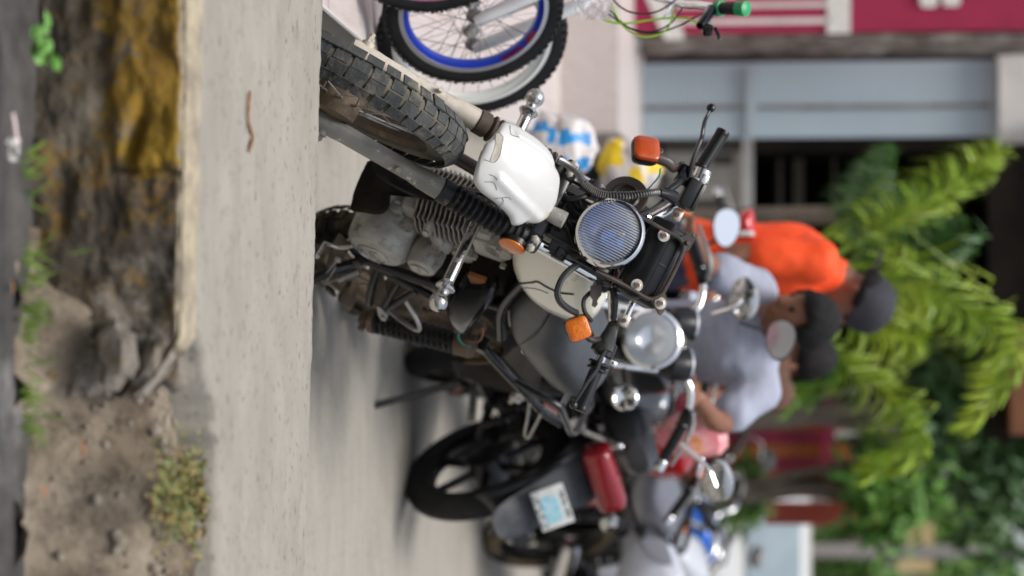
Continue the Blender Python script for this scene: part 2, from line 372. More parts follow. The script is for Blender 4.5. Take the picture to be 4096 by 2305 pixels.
# cracked white fender
fp0, fn = S(.1, 0, -.06), nrm(sx * 1.0 + sz * .42)
out = [(245, 318), (300, 338), (380, 388), (450, 440), (515, 512), (528, 585), (560, 650), (555, 720), (530, 850), (490, 920), (440, 955), (380, 958), (345, 950), (315, 972), (285, 975), (268, 965), (230, 900), (130, 810), (70, 765), (30, 715), (18, 675), (32, 600), (58, 520), (80, 470), (130, 420), (180, 370), (212, 330)]
OUT = [BP(*r4(a, b), fp0, fn) for a, b in out]
fc = np.mean(OUT, 0)
fl_ = nrm(sy - fn * (sy @ fn)); fu_ = np.cross(fn, fl_)
def st(p_): return np.array([(p_ - fc) @ fl_, (p_ - fc) @ fu_])
RID = [[st(BP(*r4(a, b), fp0, fn)) for a, b in q] for q in (((290, 390), (370, 440), (440, 490), (505, 570)), ((140, 670), (240, 775), (340, 860), (420, 930)))]
def segd(p_, q):
    m_ = 9.
    for a, b in zip(q[:-1], q[1:]): t_ = np.clip((p_ - a) @ (b - a) / ((b - a) @ (b - a)), 0, 1); m_ = min(m_, np.linalg.norm(p_ - a - (b - a) * t_))
    return m_
def fcur(p_):
    q = st(p_); return .013 - 2.4 * q[0] ** 2 - 1.3 * q[1] ** 2 + .0045 * math.exp(-(segd(q, RID[0]) / .008) ** 2) + .007 * math.exp(-(segd(q, RID[1]) / .011) ** 2)
O2 = np.array([st(p_) for p_ in cr(OUT, 5, True)]); tmin, tmax = O2[:, 1].min(), O2[:, 1].max(); rows_ = []
for t_ in np.linspace(tmin + .0006, tmax - .0006, 56):
    xs_ = [a[0] + (b[0] - a[0]) * (t_ - a[1]) / (b[1] - a[1]) for a, b in zip(O2, np.roll(O2, -1, 0)) if (a[1] - t_) * (b[1] - t_) < 0]; rows_.append((min(xs_), max(xs_), t_))
def fgrid(u, v):
    s0, s1, t_ = rows_[int(round(u * 55))]; k = v + .035 * math.sin(2 * math.pi * v) * -1; s_ = s0 + (s1 - s0) * k; p_ = fc + fl_ * s_ + fu_ * t_
    e_ = min(s_ - s0, s1 - s_, t_ - tmin, tmax - t_); return p_ + fn * (fcur(p_) - .009 * math.exp(-e_ / .004) + .0006 * fbm(p_, 18, 2))
fe = P('front_fender', MB().grid(fgrid, 55, 40), K['white'], sharp=60); fm_ = fe.modifiers.new('s', 'SOLIDIFY'); fm_.thickness = .005; fm_.offset = 0
def fpt(a, b, h):
    p_ = BP(*r4(a, b), fp0, fn); return p_ + fn * (h + fcur(p_))
for pth in ([(165, 372), (188, 400), (172, 450), (150, 520), (120, 560), (96, 560)], [(96, 560), (60, 545)], [(60, 690), (110, 690), (130, 740)], [(120, 800), (165, 790), (175, 825), (150, 850)], [(250, 330), (240, 385), (290, 400)], [(85, 640), (110, 650), (125, 672)], [(165, 790), (200, 785), (215, 800)]):
    P('crack', MB().tube([fpt(a, b, .0035) for a, b in pth], .00055, 5, sm=2), K['rustdark'], fe)
P('peeled_patch', MB().puff([fpt(a, b, .0042) for a, b in ((150, 380), (185, 398), (168, 455), (146, 520), (118, 556), (92, 558), (104, 520), (130, 455))], fn, [(0, 0), (1, .0008)], smooth=2), mat('peeled plastic', (.46, .43, .36), (.36, .33, .27), 30, rough=.7), fe)
P('fender_stay', MB().box(S(.03, 0, -.03), (.08, .08, .016), SA, .004), K['rust'])
# dark stone guard behind the fork leg, oily flap under the engine
g = MB().puff([BL(*r3(a, b), -.42, 0) for a, b in ((470, 245), (500, 222), (600, 330), (720, 395), (850, 455), (885, 490), (800, 480), (700, 445), (560, 375), (490, 320))], X, [(0, 0), (.2, .004), (1, .005)], [(0, .004), (1, .006)], smooth=2); P('stone_guard', g, K['black'])
pts = [(460, 225), (600, 300), (760, 420), (800, 470), (700, 440), (590, 425), (577, 515), (540, 558), (490, 570), (410, 562), (330, 545), (338, 480), (345, 430), (375, 360), (410, 290)]
g = MB().puff([BL(*r3(a + rng.uniform(-4, 4), b + rng.uniform(-4, 4)), -.47, 0) for a, b in pts], X, [(0, 0), (.1, .006), (1, .012)], [(0, .006), (1, .008)], smooth=3); P('mud_flap', g, K['darkgrime'])
# instrument box in its rod frame
ib = P('instrument_box', MB().box(S(.028, 0, .288), (.085, .205, .112), SA, .016, 3).box(S(.066, 0, .262), (.03, .205, .062), SA @ np.array([[.9, 0, .43], [0, 1, 0], [-.43, 0, .9]]), .01, 2), K['black'])
g = MB().tube([S(.0725, -.1, .318), S(.0725, .1, .318)], .0013, 4).box(S(.0715, .0, .29), (.004, .004, .05), SA, .001); P('seam', g, K['wire'], ib)
rod = [(640, 660), (740, 715), (840, 770), (925, 815), (955, 850), (965, 905), (900, 1060), (830, 1195), (800, 1235), (740, 1262), (690, 1250), (620, 1208), (480, 1130), (330, 1060)]
g = MB().tube([BS(*v2(a, b), .088) for a, b in rod], .0055, 8, sm=3)
for tri in ([(940, 815), (1030, 780), (1068, 800), (1010, 905), (970, 920)], [(735, 1280), (830, 1215), (842, 1250), (822, 1360), (795, 1382), (770, 1350)]):
    g.puff([BS(*v2(a, b), .086) for a, b in tri], sx, [(0, .002), (1, .002)], [(0, .002), (1, .002)])
rf = P('rod_frame', g, K['rustdark'])
g = MB()
for a, b in ((823, 802), (628, 1162), (798, 1293)):
    c_ = BS(*v2(a, b), .088); P('washer', MB().lathe(c_, sx, [(.015, 0), (.015, .003), (.0, .0035)], 18).lathe(c_, sx, [(.0085, .002), (.0085, .011), (.005, .012), (.0, .008)], 6), K['bolt'], rf)
g = MB()
for a, b in ((995, 857), (823, 802), (628, 1162), (798, 1293)): P('bolt', MB().lathe(BS(*v2(a, b), .0895), sx, [(.0055, 0), (.005, .0125), (.0, .0125)], 10), K['rust'], rf)
for a, b in ((1045, 800), (797, 1358)): P('bolt', MB().lathe(BS(*v2(a, b), .0888), sx, [(.0045, 0), (.0045, .0012), (.0, .0012)], 10), K['rust'], rf)
# handlebar
bar = [S(-.03, 0, .235), S(-.034, .05, .237), S(-.045, .1, .252), S(-.055, .15, .285), S(-.06, .2, .303), S(-.0635, .3, .313), S(-.0657, .385, .321)]
bar = [SO + SA @ ((SA.T @ (p_ - SO)) * np.array([1, -1, 1])) for p_ in bar[:0:-1]] + bar
hb = P('handlebar', MB().tube(bar, .0115, 14, sm=4).tube([S(-.048, -.12, .295), S(-.052, .16, .317)], .008, 10), K['chrome'])
g = MB()
for a, b in ((920, 652), (535, 1418)): P('brace_clamp', MB().box(BS(*v2(a, b), -.03), (.02, .03, .024), SA, .003), K['bolt'], hb)
g = MB()
for a, b in ((920, 652), (535, 1418)): P('bolt', MB().lathe(BS(*v2(a, b), -.018), sx, [(.006, 0), (.006, .004), (.003, .005), (.0, .003)], 10), K['rust'], hb)
pl = S(-.0657, .283, .3125); pe = S(-.0665, .392, .3215)
for s_ in (1, -1):
    f_ = lambda p_: SO + SA @ ((SA.T @ (p_ - SO)) * np.array([1, s_, 1]))
    a, b = f_(pl), f_(pe); ax = nrm(b - a); Lg = np.linalg.norm(b - a)
    pr = [(.011, -.022), (.027, -.02), (.028, -.014), (.02, -.01), (.026, -.004), (.026, .001), (.0175, .004)] + [(.0168 + .0005 * (i % 2), .006 + i * .0022) for i in range(int((Lg - .016) / .0022))] + [(.0175, Lg - .009), (.018, Lg - .004), (.0165, Lg), (.0, Lg + .001)]
    P('grip', MB().lathe(a, ax, pr, 20), K['black'], hb)
# left controls
ha = nrm(pe - pl)
g = MB().tube([BS(*v3(1365, 280), -.055), BS(*v3(1335, 360), -.05), BS(*v3(1300, 450), -.05), BS(*v3(1285, 530), -.045)], [.012, .016, .021, .018], 14, sm=4); P('lever_boot', g, K['rubber'], hb)
g = MB().lathe(pl - ha * .075, ha, [(.02, 0), (.0255, .004), (.0255, .036), (.021, .04)], 18).box(pl - ha * .056 + HF * .012 - U_ * -.01, (.03, .036, .04), SA, .006); P('switch_housing', g, K['black'], hb)
P('switch', MB().box(BS(*v3(1350, 630), -.028), (.004, .014, .02), SA, .002).lathe(BS(*v3(1353, 626), -.026), sx, [(.004, 0), (.003, .006), (.0, .007)], 10), K['steel'], hb)
g = MB().tube([BS(*v3(1290, 520), -.022), BS(*v3(1245, 600), -.012), BS(*v3(1215, 680), -.005), BS(*v3(1140, 780), .0), BS(*v3(1080, 880), -.004), BS(*v3(1025, 965), -.01)], [.006, .008, .0075, .007, .006, .005], 10, sm=4, flat=.7).ball(BS(*v3(1022, 972), -.01), .0105)
P('lever', g, K['blackpaint'], hb)
# right controls
g = MB().tube([BS(*v2(1010, 380), -.0), BS(*v2(1030, 290), .008), BS(*v2(1060, 190), .012), BS(*v2(1100, 90), .012), BS(2843 - 25, 500 - 10, .01), BS(2842, 438, .0)], [.007, .009, .0085, .0075, .0065, .0055], 10, sm=4, flat=.75).ball(BS(2844, 432, .0), .0115)
P('lever', g, K['blackpaint'], hb)
g = MB().box(BS(*v2(965, 360), -.02), (.03, .05, .03), SA, .006).box(BS(*v2(1005, 385), -.015), (.022, .022, .05), SA, .004)
P('lever_perch', g, K['blackpaint'], hb)
P('brake_reservoir', MB().box(BS(*v2(1015, 505), -.015), (.052, .075, .046), SA, .005, 2), K['black'], hb)
P('reservoir_cap', MB().box(BS(*v2(1052, 522), -.008), (.046, .07, .005), SA, .002), K['black'], hb)
P('throttle_housing', MB().lathe(BS(*v2(1090, 375), -.05), ha, [(.012, -.022), (.023, -.018), (.024, .012), (.016, .018)], 16).box(BS(*v2(1110, 400), -.03), (.02, .03, .018), SA, .004), K['chromeold'], hb)
g = MB().tube([BS(*v2(790, 488), .07), BS(*v2(850, 505), .05), BS(*v2(895, 525), .03)], [.009, .014, .017], 12, sm=3).tube([BS(*v2(850, 480), .04), BS(*v2(920, 430), .02), BS(*v2(950, 400), 0)], .009, 10, sm=3); P('lever_boot', g, K['black'], hb)
# signals
def signal(center, ax, size, lens_m, up_):
    u = nrm(up_ - ax * (up_ @ ax)); v = np.cross(ax, u); sqr = [(-.5, -.36), (-.36, -.5), (0, -.52), (.36, -.5), (.5, -.36), (.52, 0), (.5, .36), (.36, .5), (0, .52), (-.36, .5), (-.5, .36), (-.52, 0)]
    o_ = [center + size * (a * v + b * u) for a, b in sqr]
    b_ = P('turn_signal', MB().puff(o_, ax, [(0, -.004), (.04, -.002)], [(-.03, -.002), (-.05, .012), (.1, .026), (.3, .034)], smooth=3).box(center - ax * .034 - u * .0, (.03, .02, .02), np.stack([v, u, ax], 1), .004), K['black'])
    P('lens', MB().puff(o_, ax, [(0, -.004), (.01, .006), (.05, .0105), (.14, .0125), (.5, .0135), (1, .014)], smooth=3), lens_m, b_)
    return b_
lt = nrm(A1.T @ np.array([.12, -1, .14])); lup = nrm(A1.T @ np.array([-.36, 0, 1.]))
cl = BS(*v3(1062, 340), .02); b_ = signal(cl, lt, .0545, K['orange'], lup)
P('bolt', MB().lathe(BS(*v3(1176, 392), .02), lt, [(.0085, -.012), (.0085, .004), (.005, .006), (.004, .004), (0, .004)], 12), K['rust'], b_)
P('signal_stalk', MB().tube([cl - lt * .03, BS(*v3(1160, 430), -.02), BS(*v3(1235, 430), -.045)], .008, 10, sm=3), K['rustdark'])
rt = nrm(A1.T @ np.array([-.55, -.9, .42])); rup = nrm(A1.T @ np.array([-.05, 0, 1.]))
cr_ = BS(*v2(697, 178), .03); b_ = signal(cr_, rt, .063, K['orangedull'], rup)
P('bolt', MB().lathe(BS(*v2(795, 192), .032), rt, [(.0085, -.012), (.0085, .004), (.005, .006), (.004, .004), (0, .004)], 12), K['rust'], b_)
P('signal_stalk', MB().tube([cr_ - rt * .03 + rup * .01, BS(*v2(850, 270), 0), BS(*v2(900, 315), -.01), BS(*v2(955, 300), -.02), BS(*v2(965, 350), -.03)], [.012, .013, .012, .013, .012], 10, sm=4, flat=.4), K['rustdark'])
# horn, cables
P('horn', MB().lathe(BS(*v2(545, 520), .02), nrm(HF * .95 - sy * .25), [(.0, -.03), (.02, -.028), (.052, -.008), (.056, 0), (.053, .006), (.036, .002), (.031, .006), (.028, -.004), (.014, -.006), (.006, -.001), (0, 0)], 32), K['rustdark'])
cab = [BS(*v2(a, b), c_) for a, b, c_ in ((58, 255, .03), (120, 285, .05), (190, 335, .07), (240, 410, .085), (310, 470, .095), (400, 505, .1), (545, 512, .1), (680, 500, .095), (780, 486, .075))]
cb = P('brake_cable', MB().tube(cab, .0062, 10, sm=5), K['boot'])
pc = cr(cab, 60); N_ = len(pc); hel = []
for i in range(0, N_):
    d = nrm(pc[min(i + 1, N_ - 1)] - pc[max(i - 1, 0)]); u, v = basis(d); a = i * 2 * math.pi / 9.0; hel.append(pc[i] + .0088 * (u * math.cos(a) + v * math.sin(a)))
P('cable_spring', MB().tube(hel, .0013, 4), K['steel'], cb)
def cable(name, pts, r, mt=K['wire'], sm=5): return P(name, MB().tube(pts, r, 8, sm=sm), mt)
cable('clutch_cable', [BS(*v2(a, b), c_) for a, b, c_ in ((330, 985, .03), (225, 1000, .06), (110, 1085, .09), (55, 1195, .1), (70, 1275, .09), (130, 1330, .06), (190, 1362, .02))], .0085)
cable('throttle_cable', [BS(*v2(a, b), c_) for a, b, c_ in ((640, 660, .06), (740, 610, .05), (835, 530, .02), (905, 440, -.02))], .0045)
cable('speedometer_cable', [BS(*v2(a, b), c_) for a, b, c_ in ((430, 1130, .0), (455, 1200, .01), (470, 1290, .01), (460, 1400, -.03))], .0085)
cable('indicator_wire', [BS(*v2(a, b), c_) for a, b, c_ in ((290, 1215, .0), (245, 1270, .02), (250, 1350, .02), (300, 1420, 0))], .0055)
cable('wire', [BS(*v2(a, b), c_) for a, b, c_ in ((800, 315, .01), (790, 370, .01), (735, 440, .0), (650, 520, -.01))], .0022, K['wireg'])
cable('wire', [BS(*v2(a, b), c_) for a, b, c_ in ((500, 1050, .05), (490, 1100, .05), (420, 1180, .02))], .002, K['wirer'])
cable('wire', [BS(*v2(a, b), c_) for a, b, c_ in ((80, 495, .0), (140, 540, .02), (230, 525, .03), (300, 505, .01))], .0075)
cable('rod', [BS(*v2(a, b), .07) for a, b in ((300, 500), (450, 575), (600, 650), (700, 700))], .0055, K['blackpaint'], 2)
cable('rod', [BS(*v2(a, b), .07) for a, b in ((120, 950), (300, 1045), (400, 1085), (520, 1140))], .0055, K['blackpaint'], 2)
P('hook_bracket', MB().puff([BS(*v2(a, b), .02) for a, b in ((295, 1165), (375, 1150), (372, 1230), (340, 1275), (345, 1300), (325, 1325), (303, 1310), (310, 1270), (290, 1240))], sx, [(0, .002), (1, .002)], [(0, .002), (1, .002)]), K['rustdark'])
P('reflector', MB().lathe(S(.01, HW + .03, -.035), nrm(sy * .95 + sx * .3), [(.033, 0), (.033, .008), (.029, .011), (0, .012)], 28), K['orange']).data.materials.append(K['black'])
P('reflector_mount', MB().lathe(S(.008, HW + .022, -.035), nrm(sy * .95 + sx * .3), [(.0345, 0), (.0345, .013), (.033, .014)], 28), K['black'])
# crash bar with ball ends
ca, cb_ = np.array([-.3766, -.296, .6415]), np.array([-.3766, .296, .6415])
g = MB().lathe(ca, Y, [(.0145, .05), (.0145, .545)], 20)
for o_, d in ((ca, Y), (cb_, -Y)):
    g.lathe(o_, d, [(.0, -.024), (.009, -.0225), (.017, -.017), (.0225, -.008), (.024, 0), (.0225, .009), (.017, .017), (.0135, .022), (.013, .026), (.016, .034), (.024, .038), (.0255, .042), (.0225, .047), (.0185, .051), (.0165, .056), (.0145, .06)], 26)
P('crash_bar', g, K['chromeold'])
# frame
g = MB().tube([(-.33, 0, .74), (-.42, 0, .52), (-.47, 0, .42)], .017, 10, sm=4).tube([(-.6, 0, .27), (-.82, 0, .26)], .017, 10)
for s_ in (1, -1):
    g.tube([(-.36, s_ * .02, .82), (-.55, s_ * .06, .78), (-.8, s_ * .1, .68), (-1.0, s_ * .12, .66)], .014, 10, sm=4)
    g.tube([(-.82, s_ * .1, .68), (-.84, s_ * .1, .45), (-.84, s_ * .1, .28), (-.8, s_ * .08, .22)], .015, 10, sm=4)
P('frame', g, K['blackpaint'])
# engine
EC = np.array([-.62, 0, .362])
g = MB().lathe(EC + Y * -.13, Y, [(.06, 0), (.1, .01), (.112, .05), (.112, .14), (.1, .16), (.09, .165)], 40)
g.loft([[np.array([EC[0] - .05 + .155 * math.cos(a) * k, yy, EC[2] - .02 + .105 * math.sin(a) * k]) for a in np.linspace(0, 2 * math.pi, 24, endpoint=False)] for yy, k in ((-.1, .85), (-.09, 1), (.03, 1), (.045, .9))])
g.box((-.55, -.02, .44), (.13, .15, .07), None, .02)
eng = P('engine', g, K['alu'])
g = MB().lathe(EC + Y * .02, Y, [(.088, 0), (.09, .01), (.088, .02), (.087, .09), (.083, .112), (.07, .126), (.045, .13), (.0, .13)], 40)
for k in range(6):
    a = k * 1.05 + .3; g.lathe(EC + Y * .005 + .098 * np.array([math.cos(a), 0, math.sin(a)]), Y, [(.013, 0), (.013, .03), (.009, .034), (.006, .035), (.006, .042), (0, .042)], 10)
g.box(EC + np.array([.075, .035, .03]), (.05, .05, .04), None, .014).box(EC + np.array([.05, .06, .07]), (.05, .07, .04), None, .015)
ec = P('stator_cover', g, K['alu'], eng)
capc = EC + np.array([-.012, .15, -.008])
g = MB().lathe(capc, Y, [(.044, -.006), (.044, .003), (.04, .0045), (.0385, .002), (.0, .003)], 32)
for k in range(3):
    a = k * 2.1 + .5; g.lathe(capc + .031 * np.array([math.cos(a), 0, math.sin(a)]), Y, [(.005, .002), (.005, .008), (0, .008)], 6)
for i, xx in enumerate((-.017, -.006, .006, .017)): g.box(capc + np.array([xx, .0032, .0]), (.005, .003, .013 if i % 2 else .017), None, .001)
P('inspection_cap', g, K['steel'], ec)
g = MB().lathe((-.63, -.03, .487), Y, [(.04, 0), (.043, .01), (.043, .11), (.046, .115), (.046, .14), (.038, .172), (.032, .176), (.0, .176)], 26)
g.lathe((-.585, .02, .525), Y, [(.027, 0), (.03, .008), (.03, .06), (.026, .072), (0, .074)], 18).box((-.6, .09, .515), (.03, .03, .03), None, .008)
P('starter_motor', g, K['alu'], eng)
P('starter_cap', MB().lathe((-.632, .146, .484), Y, [(.025, 0), (.025, .004), (.022, .0045), (.021, .003), (.0, .003)], 22).box((-.632, .1495, .484), (.034, .003, .005), None, .001), K['steel'], eng)
g = MB().lathe((-.54, -.0, .44), nrm((.12, 0, 1)), [(.05, 0), (.05, .17)], 20)
for i in range(11):
    c_ = np.array([-.535, 0, .465]) + nrm((.12, 0, 1)) * i * .0135; k = 1 - .012 * max(0, i - 6)
    g.box(c_, (.135 * k, .15 * k, .0038), np.stack([nrm((1, 0, -.12)), Y, nrm((.12, 0, 1))], 1), .0012, 1)
    g.lathe(c_ - nrm((.12, 0, 1)) * .0019, nrm((.12, 0, 1)), [(.086 * k, 0), (.086 * k, .0038)], 28)
P('cylinder', g, K['alufin'], eng)
g = MB().box((-.515, 0, .645), (.15, .14, .055), None, .012).lathe((-.50, -.07, .69), Y, [(.035, 0), (.045, .01), (.045, .13), (.035, .15), (0, .15)], 24).box((-.52, .06, .66), (.1, .04, .09), None, .014)
for k in ((-.46, .62), (-.57, .62), (-.46, .7), (-.56, .7)): g.lathe((k[0], .08, k[1]), Y, [(.008, 0), (.008, .012), (0, .013)], 6)
P('cylinder_head', g, K['alu'], eng)
g = MB().lathe(BL(*v1(955, 455), .085), nrm((.3, 1, 0)), [(.011, -.01), (.011, .004), (.008, .005), (.008, .014), (0, .014)], 6).puff([BL(*v1(a, b), .08) for a, b in ((905, 460), (935, 415), (985, 410), (1000, 470), (975, 500), (940, 500))], Y, [(0, 0), (.3, .01), (1, .012)], [(0, .03), (1, .03)], smooth=2)
P('oil_plug', g.lathe(BL(*v1(1020, 535), .085), nrm((.4, .9, -.2)), [(.02, -.02), (.02, 0), (.016, .003), (0, .003)], 20), K['alu'], eng)
P('carburettor', MB().lathe((-.66, -.02, .585), X, [(.024, -.1), (.028, -.09), (.028, .1), (.022, .11)], 18).box((-.68, .01, .56), (.06, .06, .09), None, .012).lathe((-.66, .045, .565), Y, [(.022, -.01), (.022, .012), (.03, .014), (.03, .02), (.02, .024), (0, .024)], 20), K['alu'])
# exhaust header on the far side
P('exhaust_pipe', MB().tube([(-.45, -.05, .66), (-.38, -.06, .6), (-.4, -.1, .4), (-.5, -.13, .28), (-.8, -.15, .26), (-1.0, -.15, .3)], .018, 12, sm=5).tube([(-.95, -.155, .29), (-1.05, -.155, .31), (-1.5, -.16, .4)], [.02, .04, .04], 14, sm=3), K['rustdark'])
# tank
tk = [(-.345, .03, .82, .88), (-.36, .07, .775, .92), (-.41, .10, .745, .95), (-.48, .118, .722, .965), (-.56, .124, .718, .968), (-.65, .12, .735, .958), (-.74, .1, .77, .935), (-.81, .07, .79, .91), (-.84, .03, .82, .88)]
def sec(x, hw, z0, z1, n=28, e=.62):
    r = []
    for k in range(n):
        a = 2 * math.pi * k / n; c_, s_ = math.cos(a), math.sin(a)
        r.append(np.array([x, hw * math.copysign(abs(c_) ** e, c_), (z0 + z1) / 2 + (z1 - z0) / 2 * math.copysign(abs(s_) ** e, s_)]))
    return r
def lerpsec(keys, n):
    xs = cr([np.array(k) for k in keys], n); return [tuple(x) for x in xs]
g = MB().loft([sec(*k) for k in lerpsec(tk, 4)]); tank = P('fuel_tank', g, K['cream'], sharp=60)
def stick(g_, pts, off):
    T = BVHTree.FromPolygons(g_.v, g_.f); a = A1.T @ (CAMP - O1); out_ = []
    for ix, iy in pts:
        d = nrm(A1.T @ ray(ix, iy)); h = T.ray_cast(Vector(a), Vector(d))
        if h[0] is not None: out_.append(np.array(h[0]) - d * off)
    return out_
for pth, r_ in (([(1385, 1098), (1376, 1045), (1385, 1025), (1440, 1020), (1500, 1014), (1535, 1010), (1600, 1048), (1680, 1080), (1765, 1090)], .0034), ([(1427, 1106), (1422, 1060), (1440, 1050), (1520, 1056), (1600, 1085)], .0014)):
    q_ = stick(g, [r3(*p_) for p_ in cr([np.array(p_, float) for p_ in pth], 5)], .0004)
    if len(q_) > 2: P('stripe', MB().tube(q_, r_, 6), K['blackpaint'], tank)
P('tank_cap', MB().lathe((-.55, 0, .982), Z, [(.045, 0), (.045, .012), (.035, .018), (0, .02)], 24), K['chrome'], tank)
# seat
stt = [(-.69, .06, .765, .85), (-.715, .095, .73, .875), (-.78, .115, .685, .885), (-.88, .13, .65, .88), (-.98, .138, .655, .872), (-1.08, .136, .675, .878), (-1.18, .13, .7, .892), (-1.27, .118, .735, .9), (-1.33, .085, .775, .895), (-1.35, .04, .81, .87)]
g = MB().loft([sec(*k, n=40, e=.92) for k in lerpsec(stt, 4)])
for i, p_ in enumerate(g.v):
    f_ = .004 * fbm(p_, 9, 3); g.v[i] = (p_[0], p_[1] + f_, p_[2] + f_)
seat = P('seat', g, K['seat'], sharp=70)
sm_ = stick(g, [v3(*p_) for p_ in [tuple(x) for x in cr([np.array(q_, float) for q_ in ((868, 80), (840, 180), (790, 270), (740, 350), (660, 430), (560, 495), (480, 520), (400, 528))], 5)]], .001)
if len(sm_) > 2: P('seam', MB().tube(sm_, .0042, 6), K['blackpaint'], seat)
sm_ = stick(g, [v3(*p_) for p_ in ((490, 190), (470, 230), (440, 250), (490, 255), (480, 290), (500, 320), (490, 355))], .0005)
if len(sm_) > 2: P('tear', MB().tube(sm_, .0024, 5, sm=2), K['forkcream'], seat)
# side cover, battery clutter
g = MB().puff([BL(*r3(a, b), .115) for a, b in ((960, 1090), (1010, 1035), (1120, 1035), (1235, 1045), (1262, 1095), (1215, 1160), (1160, 1230), (1100, 1280), (1030, 1225), (980, 1160))], Y, [(0, 0), (.06, .022), (.18, .042), (.36, .058), (.6, .068), (1, .072)], [(0, .04), (1, .05)], smooth=3); P('side_cover', g, K['blackgloss'])
P('airbox', MB().box((-.86, 0, .56), (.2, .17, .22), None, .02).box((-.72, .03, .64), (.12, .13, .1), None, .02), K['darkgrime'])
g = MB()
for i in range(9):
    a = BL(*v3(rng.uniform(60, 240), rng.uniform(330, 480)), .12); b = BL(*v3(rng.uniform(40, 260), rng.uniform(280, 480)), .14); g.tube([a, (a + b) / 2 + rng.uniform(-.02, .02, 3), b], .003, 6, sm=4)
P('loose_wire', g, K['wire'])
cable('loose_wire', [BL(*v3(a, b), .15) for a, b in ((75, 370), (72, 420), (110, 470), (170, 488))], .0025, K['wireg'])
cable('loose_wire', [BL(*v3(a, b), .15) for a, b in ((275, 330), (270, 400), (230, 450), (130, 440))], .0025, K['wirer'])
g = MB()
for a, b in ((60, 345), (95, 335), (125, 330)): P('connector', MB().tube([BL(*v3(a, b - 30), .14), BL(*v3(a - 8, b + 20), .145)], .007, 8), K['brown'])
# rear subframe and rack
g = MB().tube([BL(*v3(255, 465), .11), BL(*v3(330, 560), .12), BL(*v3(420, 660), .125), BL(*v3(500, 745), .125), BL(*v3(640, 890), .125), BL(*v3(770, 1030), .12), BL(*v3(920, 1125), .1)], .0135, 12, sm=4)
g.lathe(BL(*v3(262, 475), .11) - Y * .02, Y, [(.018, 0), (.018, .04)], 14)
R_ = [BL(*v3(520, 765), .125), BL(*v3(640, 835), .13), BL(*v3(800, 925), .135), BL(*v3(885, 975), .135), BL(*v3(920, 1015), .135), BL(*v3(960, 1110), .12), BL(*v3(990, 1185), .1), BL(*v3(1020, 1205), .085), BL(*v3(1050, 1185), .06), BL(*v3(1090, 1110), 0), BL(*v3(1120, 1040), -.06), BL(*v3(1165, 960), -.11), BL(*v3(1110, 770), -.13), BL(*v3(1060, 640), -.13)]
g.tube(R_, .0105, 10, sm=4).tube([BL(*v3(925, 985), .11), BL(*v3(980, 880), .03), BL(*v3(1040, 730), -.06)], .009, 8).tube([BL(*v3(640, 905), -.12), BL(*v3(760, 1010), -.12)], .012, 8)
P('rear_rack', g, K['rustdark'] if False else K['blackpaint'])
P('helmet_hook', MB().tube([BL(*v3(660, 955), .14), BL(*v3(645, 1080), .16), BL(*v3(622, 1200), .17), BL(*v3(628, 1240), .17), BL(*v3(650, 1245), .17), BL(*v3(680, 1195), .165), BL(*v3(755, 1050), .15)], .005, 8, sm=4), K['steel'])
P('tail_panel', MB().puff([BL(*v3(a, b), .06) for a, b in ((770, 960), (830, 965), (905, 1010), (900, 1060), (800, 1020))], Y, [(0, 0), (.2, .004), (1, .005)], [(0, .004), (1, .004)]), K['redlens'])
g = MB().puff([BL(*v3(a, b), .03) for a, b in ((150, 560), (230, 540), (420, 560), (640, 800), (700, 880), (600, 900), (400, 850), (100, 735))], Y, [(0, 0), (.3, .01), (1, .01)], [(0, .06), (1, .06)]); P('inner_guard', g, K['darkgrime'])
P('lock', MB().box(BL(*v3(545, 915), .1), (.04, .02, .03), None, .004).tube([BL(*v3(500, 950), .11), BL(*v3(560, 900), .11), BL(*v3(610, 930), .11)], .007, 8), K['steel'])
# rear wheel, swingarm, shocks
RA = np.array([-1.18, 0, .315])
rw = P('wheel', MB().lathe(RA, Y, [(.02, -.09), (.06, -.08), (.07, -.04), (.07, .04), (.06, .075), (.02, .09)], 24), K['brown'])
t = MB(); tyre(t, RA, Y, .33, .115, .082, (.009, .03, .034), 64, 38); P('tyre', t, [K['rubberbrown'], K['rubberbrown']], rw)
t = MB(); rim(t, RA, Y, .25, .07); P('rim', t, K['brown'], rw)
t = MB(); spokes(t, RA, Y, .055, .24, .04, 36, .002); P('spoke', t, K['rustdark'], rw)
g = MB()
for s_ in (1, -1): g.tube([(-.8, s_ * .07, .3), (-.95, s_ * .1, .29), (-1.22, s_ * .115, .275)], [.018, .02, .017], 12, sm=3).box((-1.23, s_ * .118, .275), (.06, .02, .035), None, .004).lathe((-1.22, s_ * .125, .275), (0, s_, 0), [(.016, 0), (.016, .012), (.009, .012), (.009, .025), (0, .025)], 6)
P('swingarm', g, K['brown'])
P('brake_plate', MB().puff([BL(*v1(a, b), .1) for a, b in ((230, 1010), (270, 930), (340, 970), (330, 1100), (290, 1120))], Y, [(0, 0), (.2, .01), (1, .012)], [(0, .02), (1, .02)], smooth=2), K['brown'])
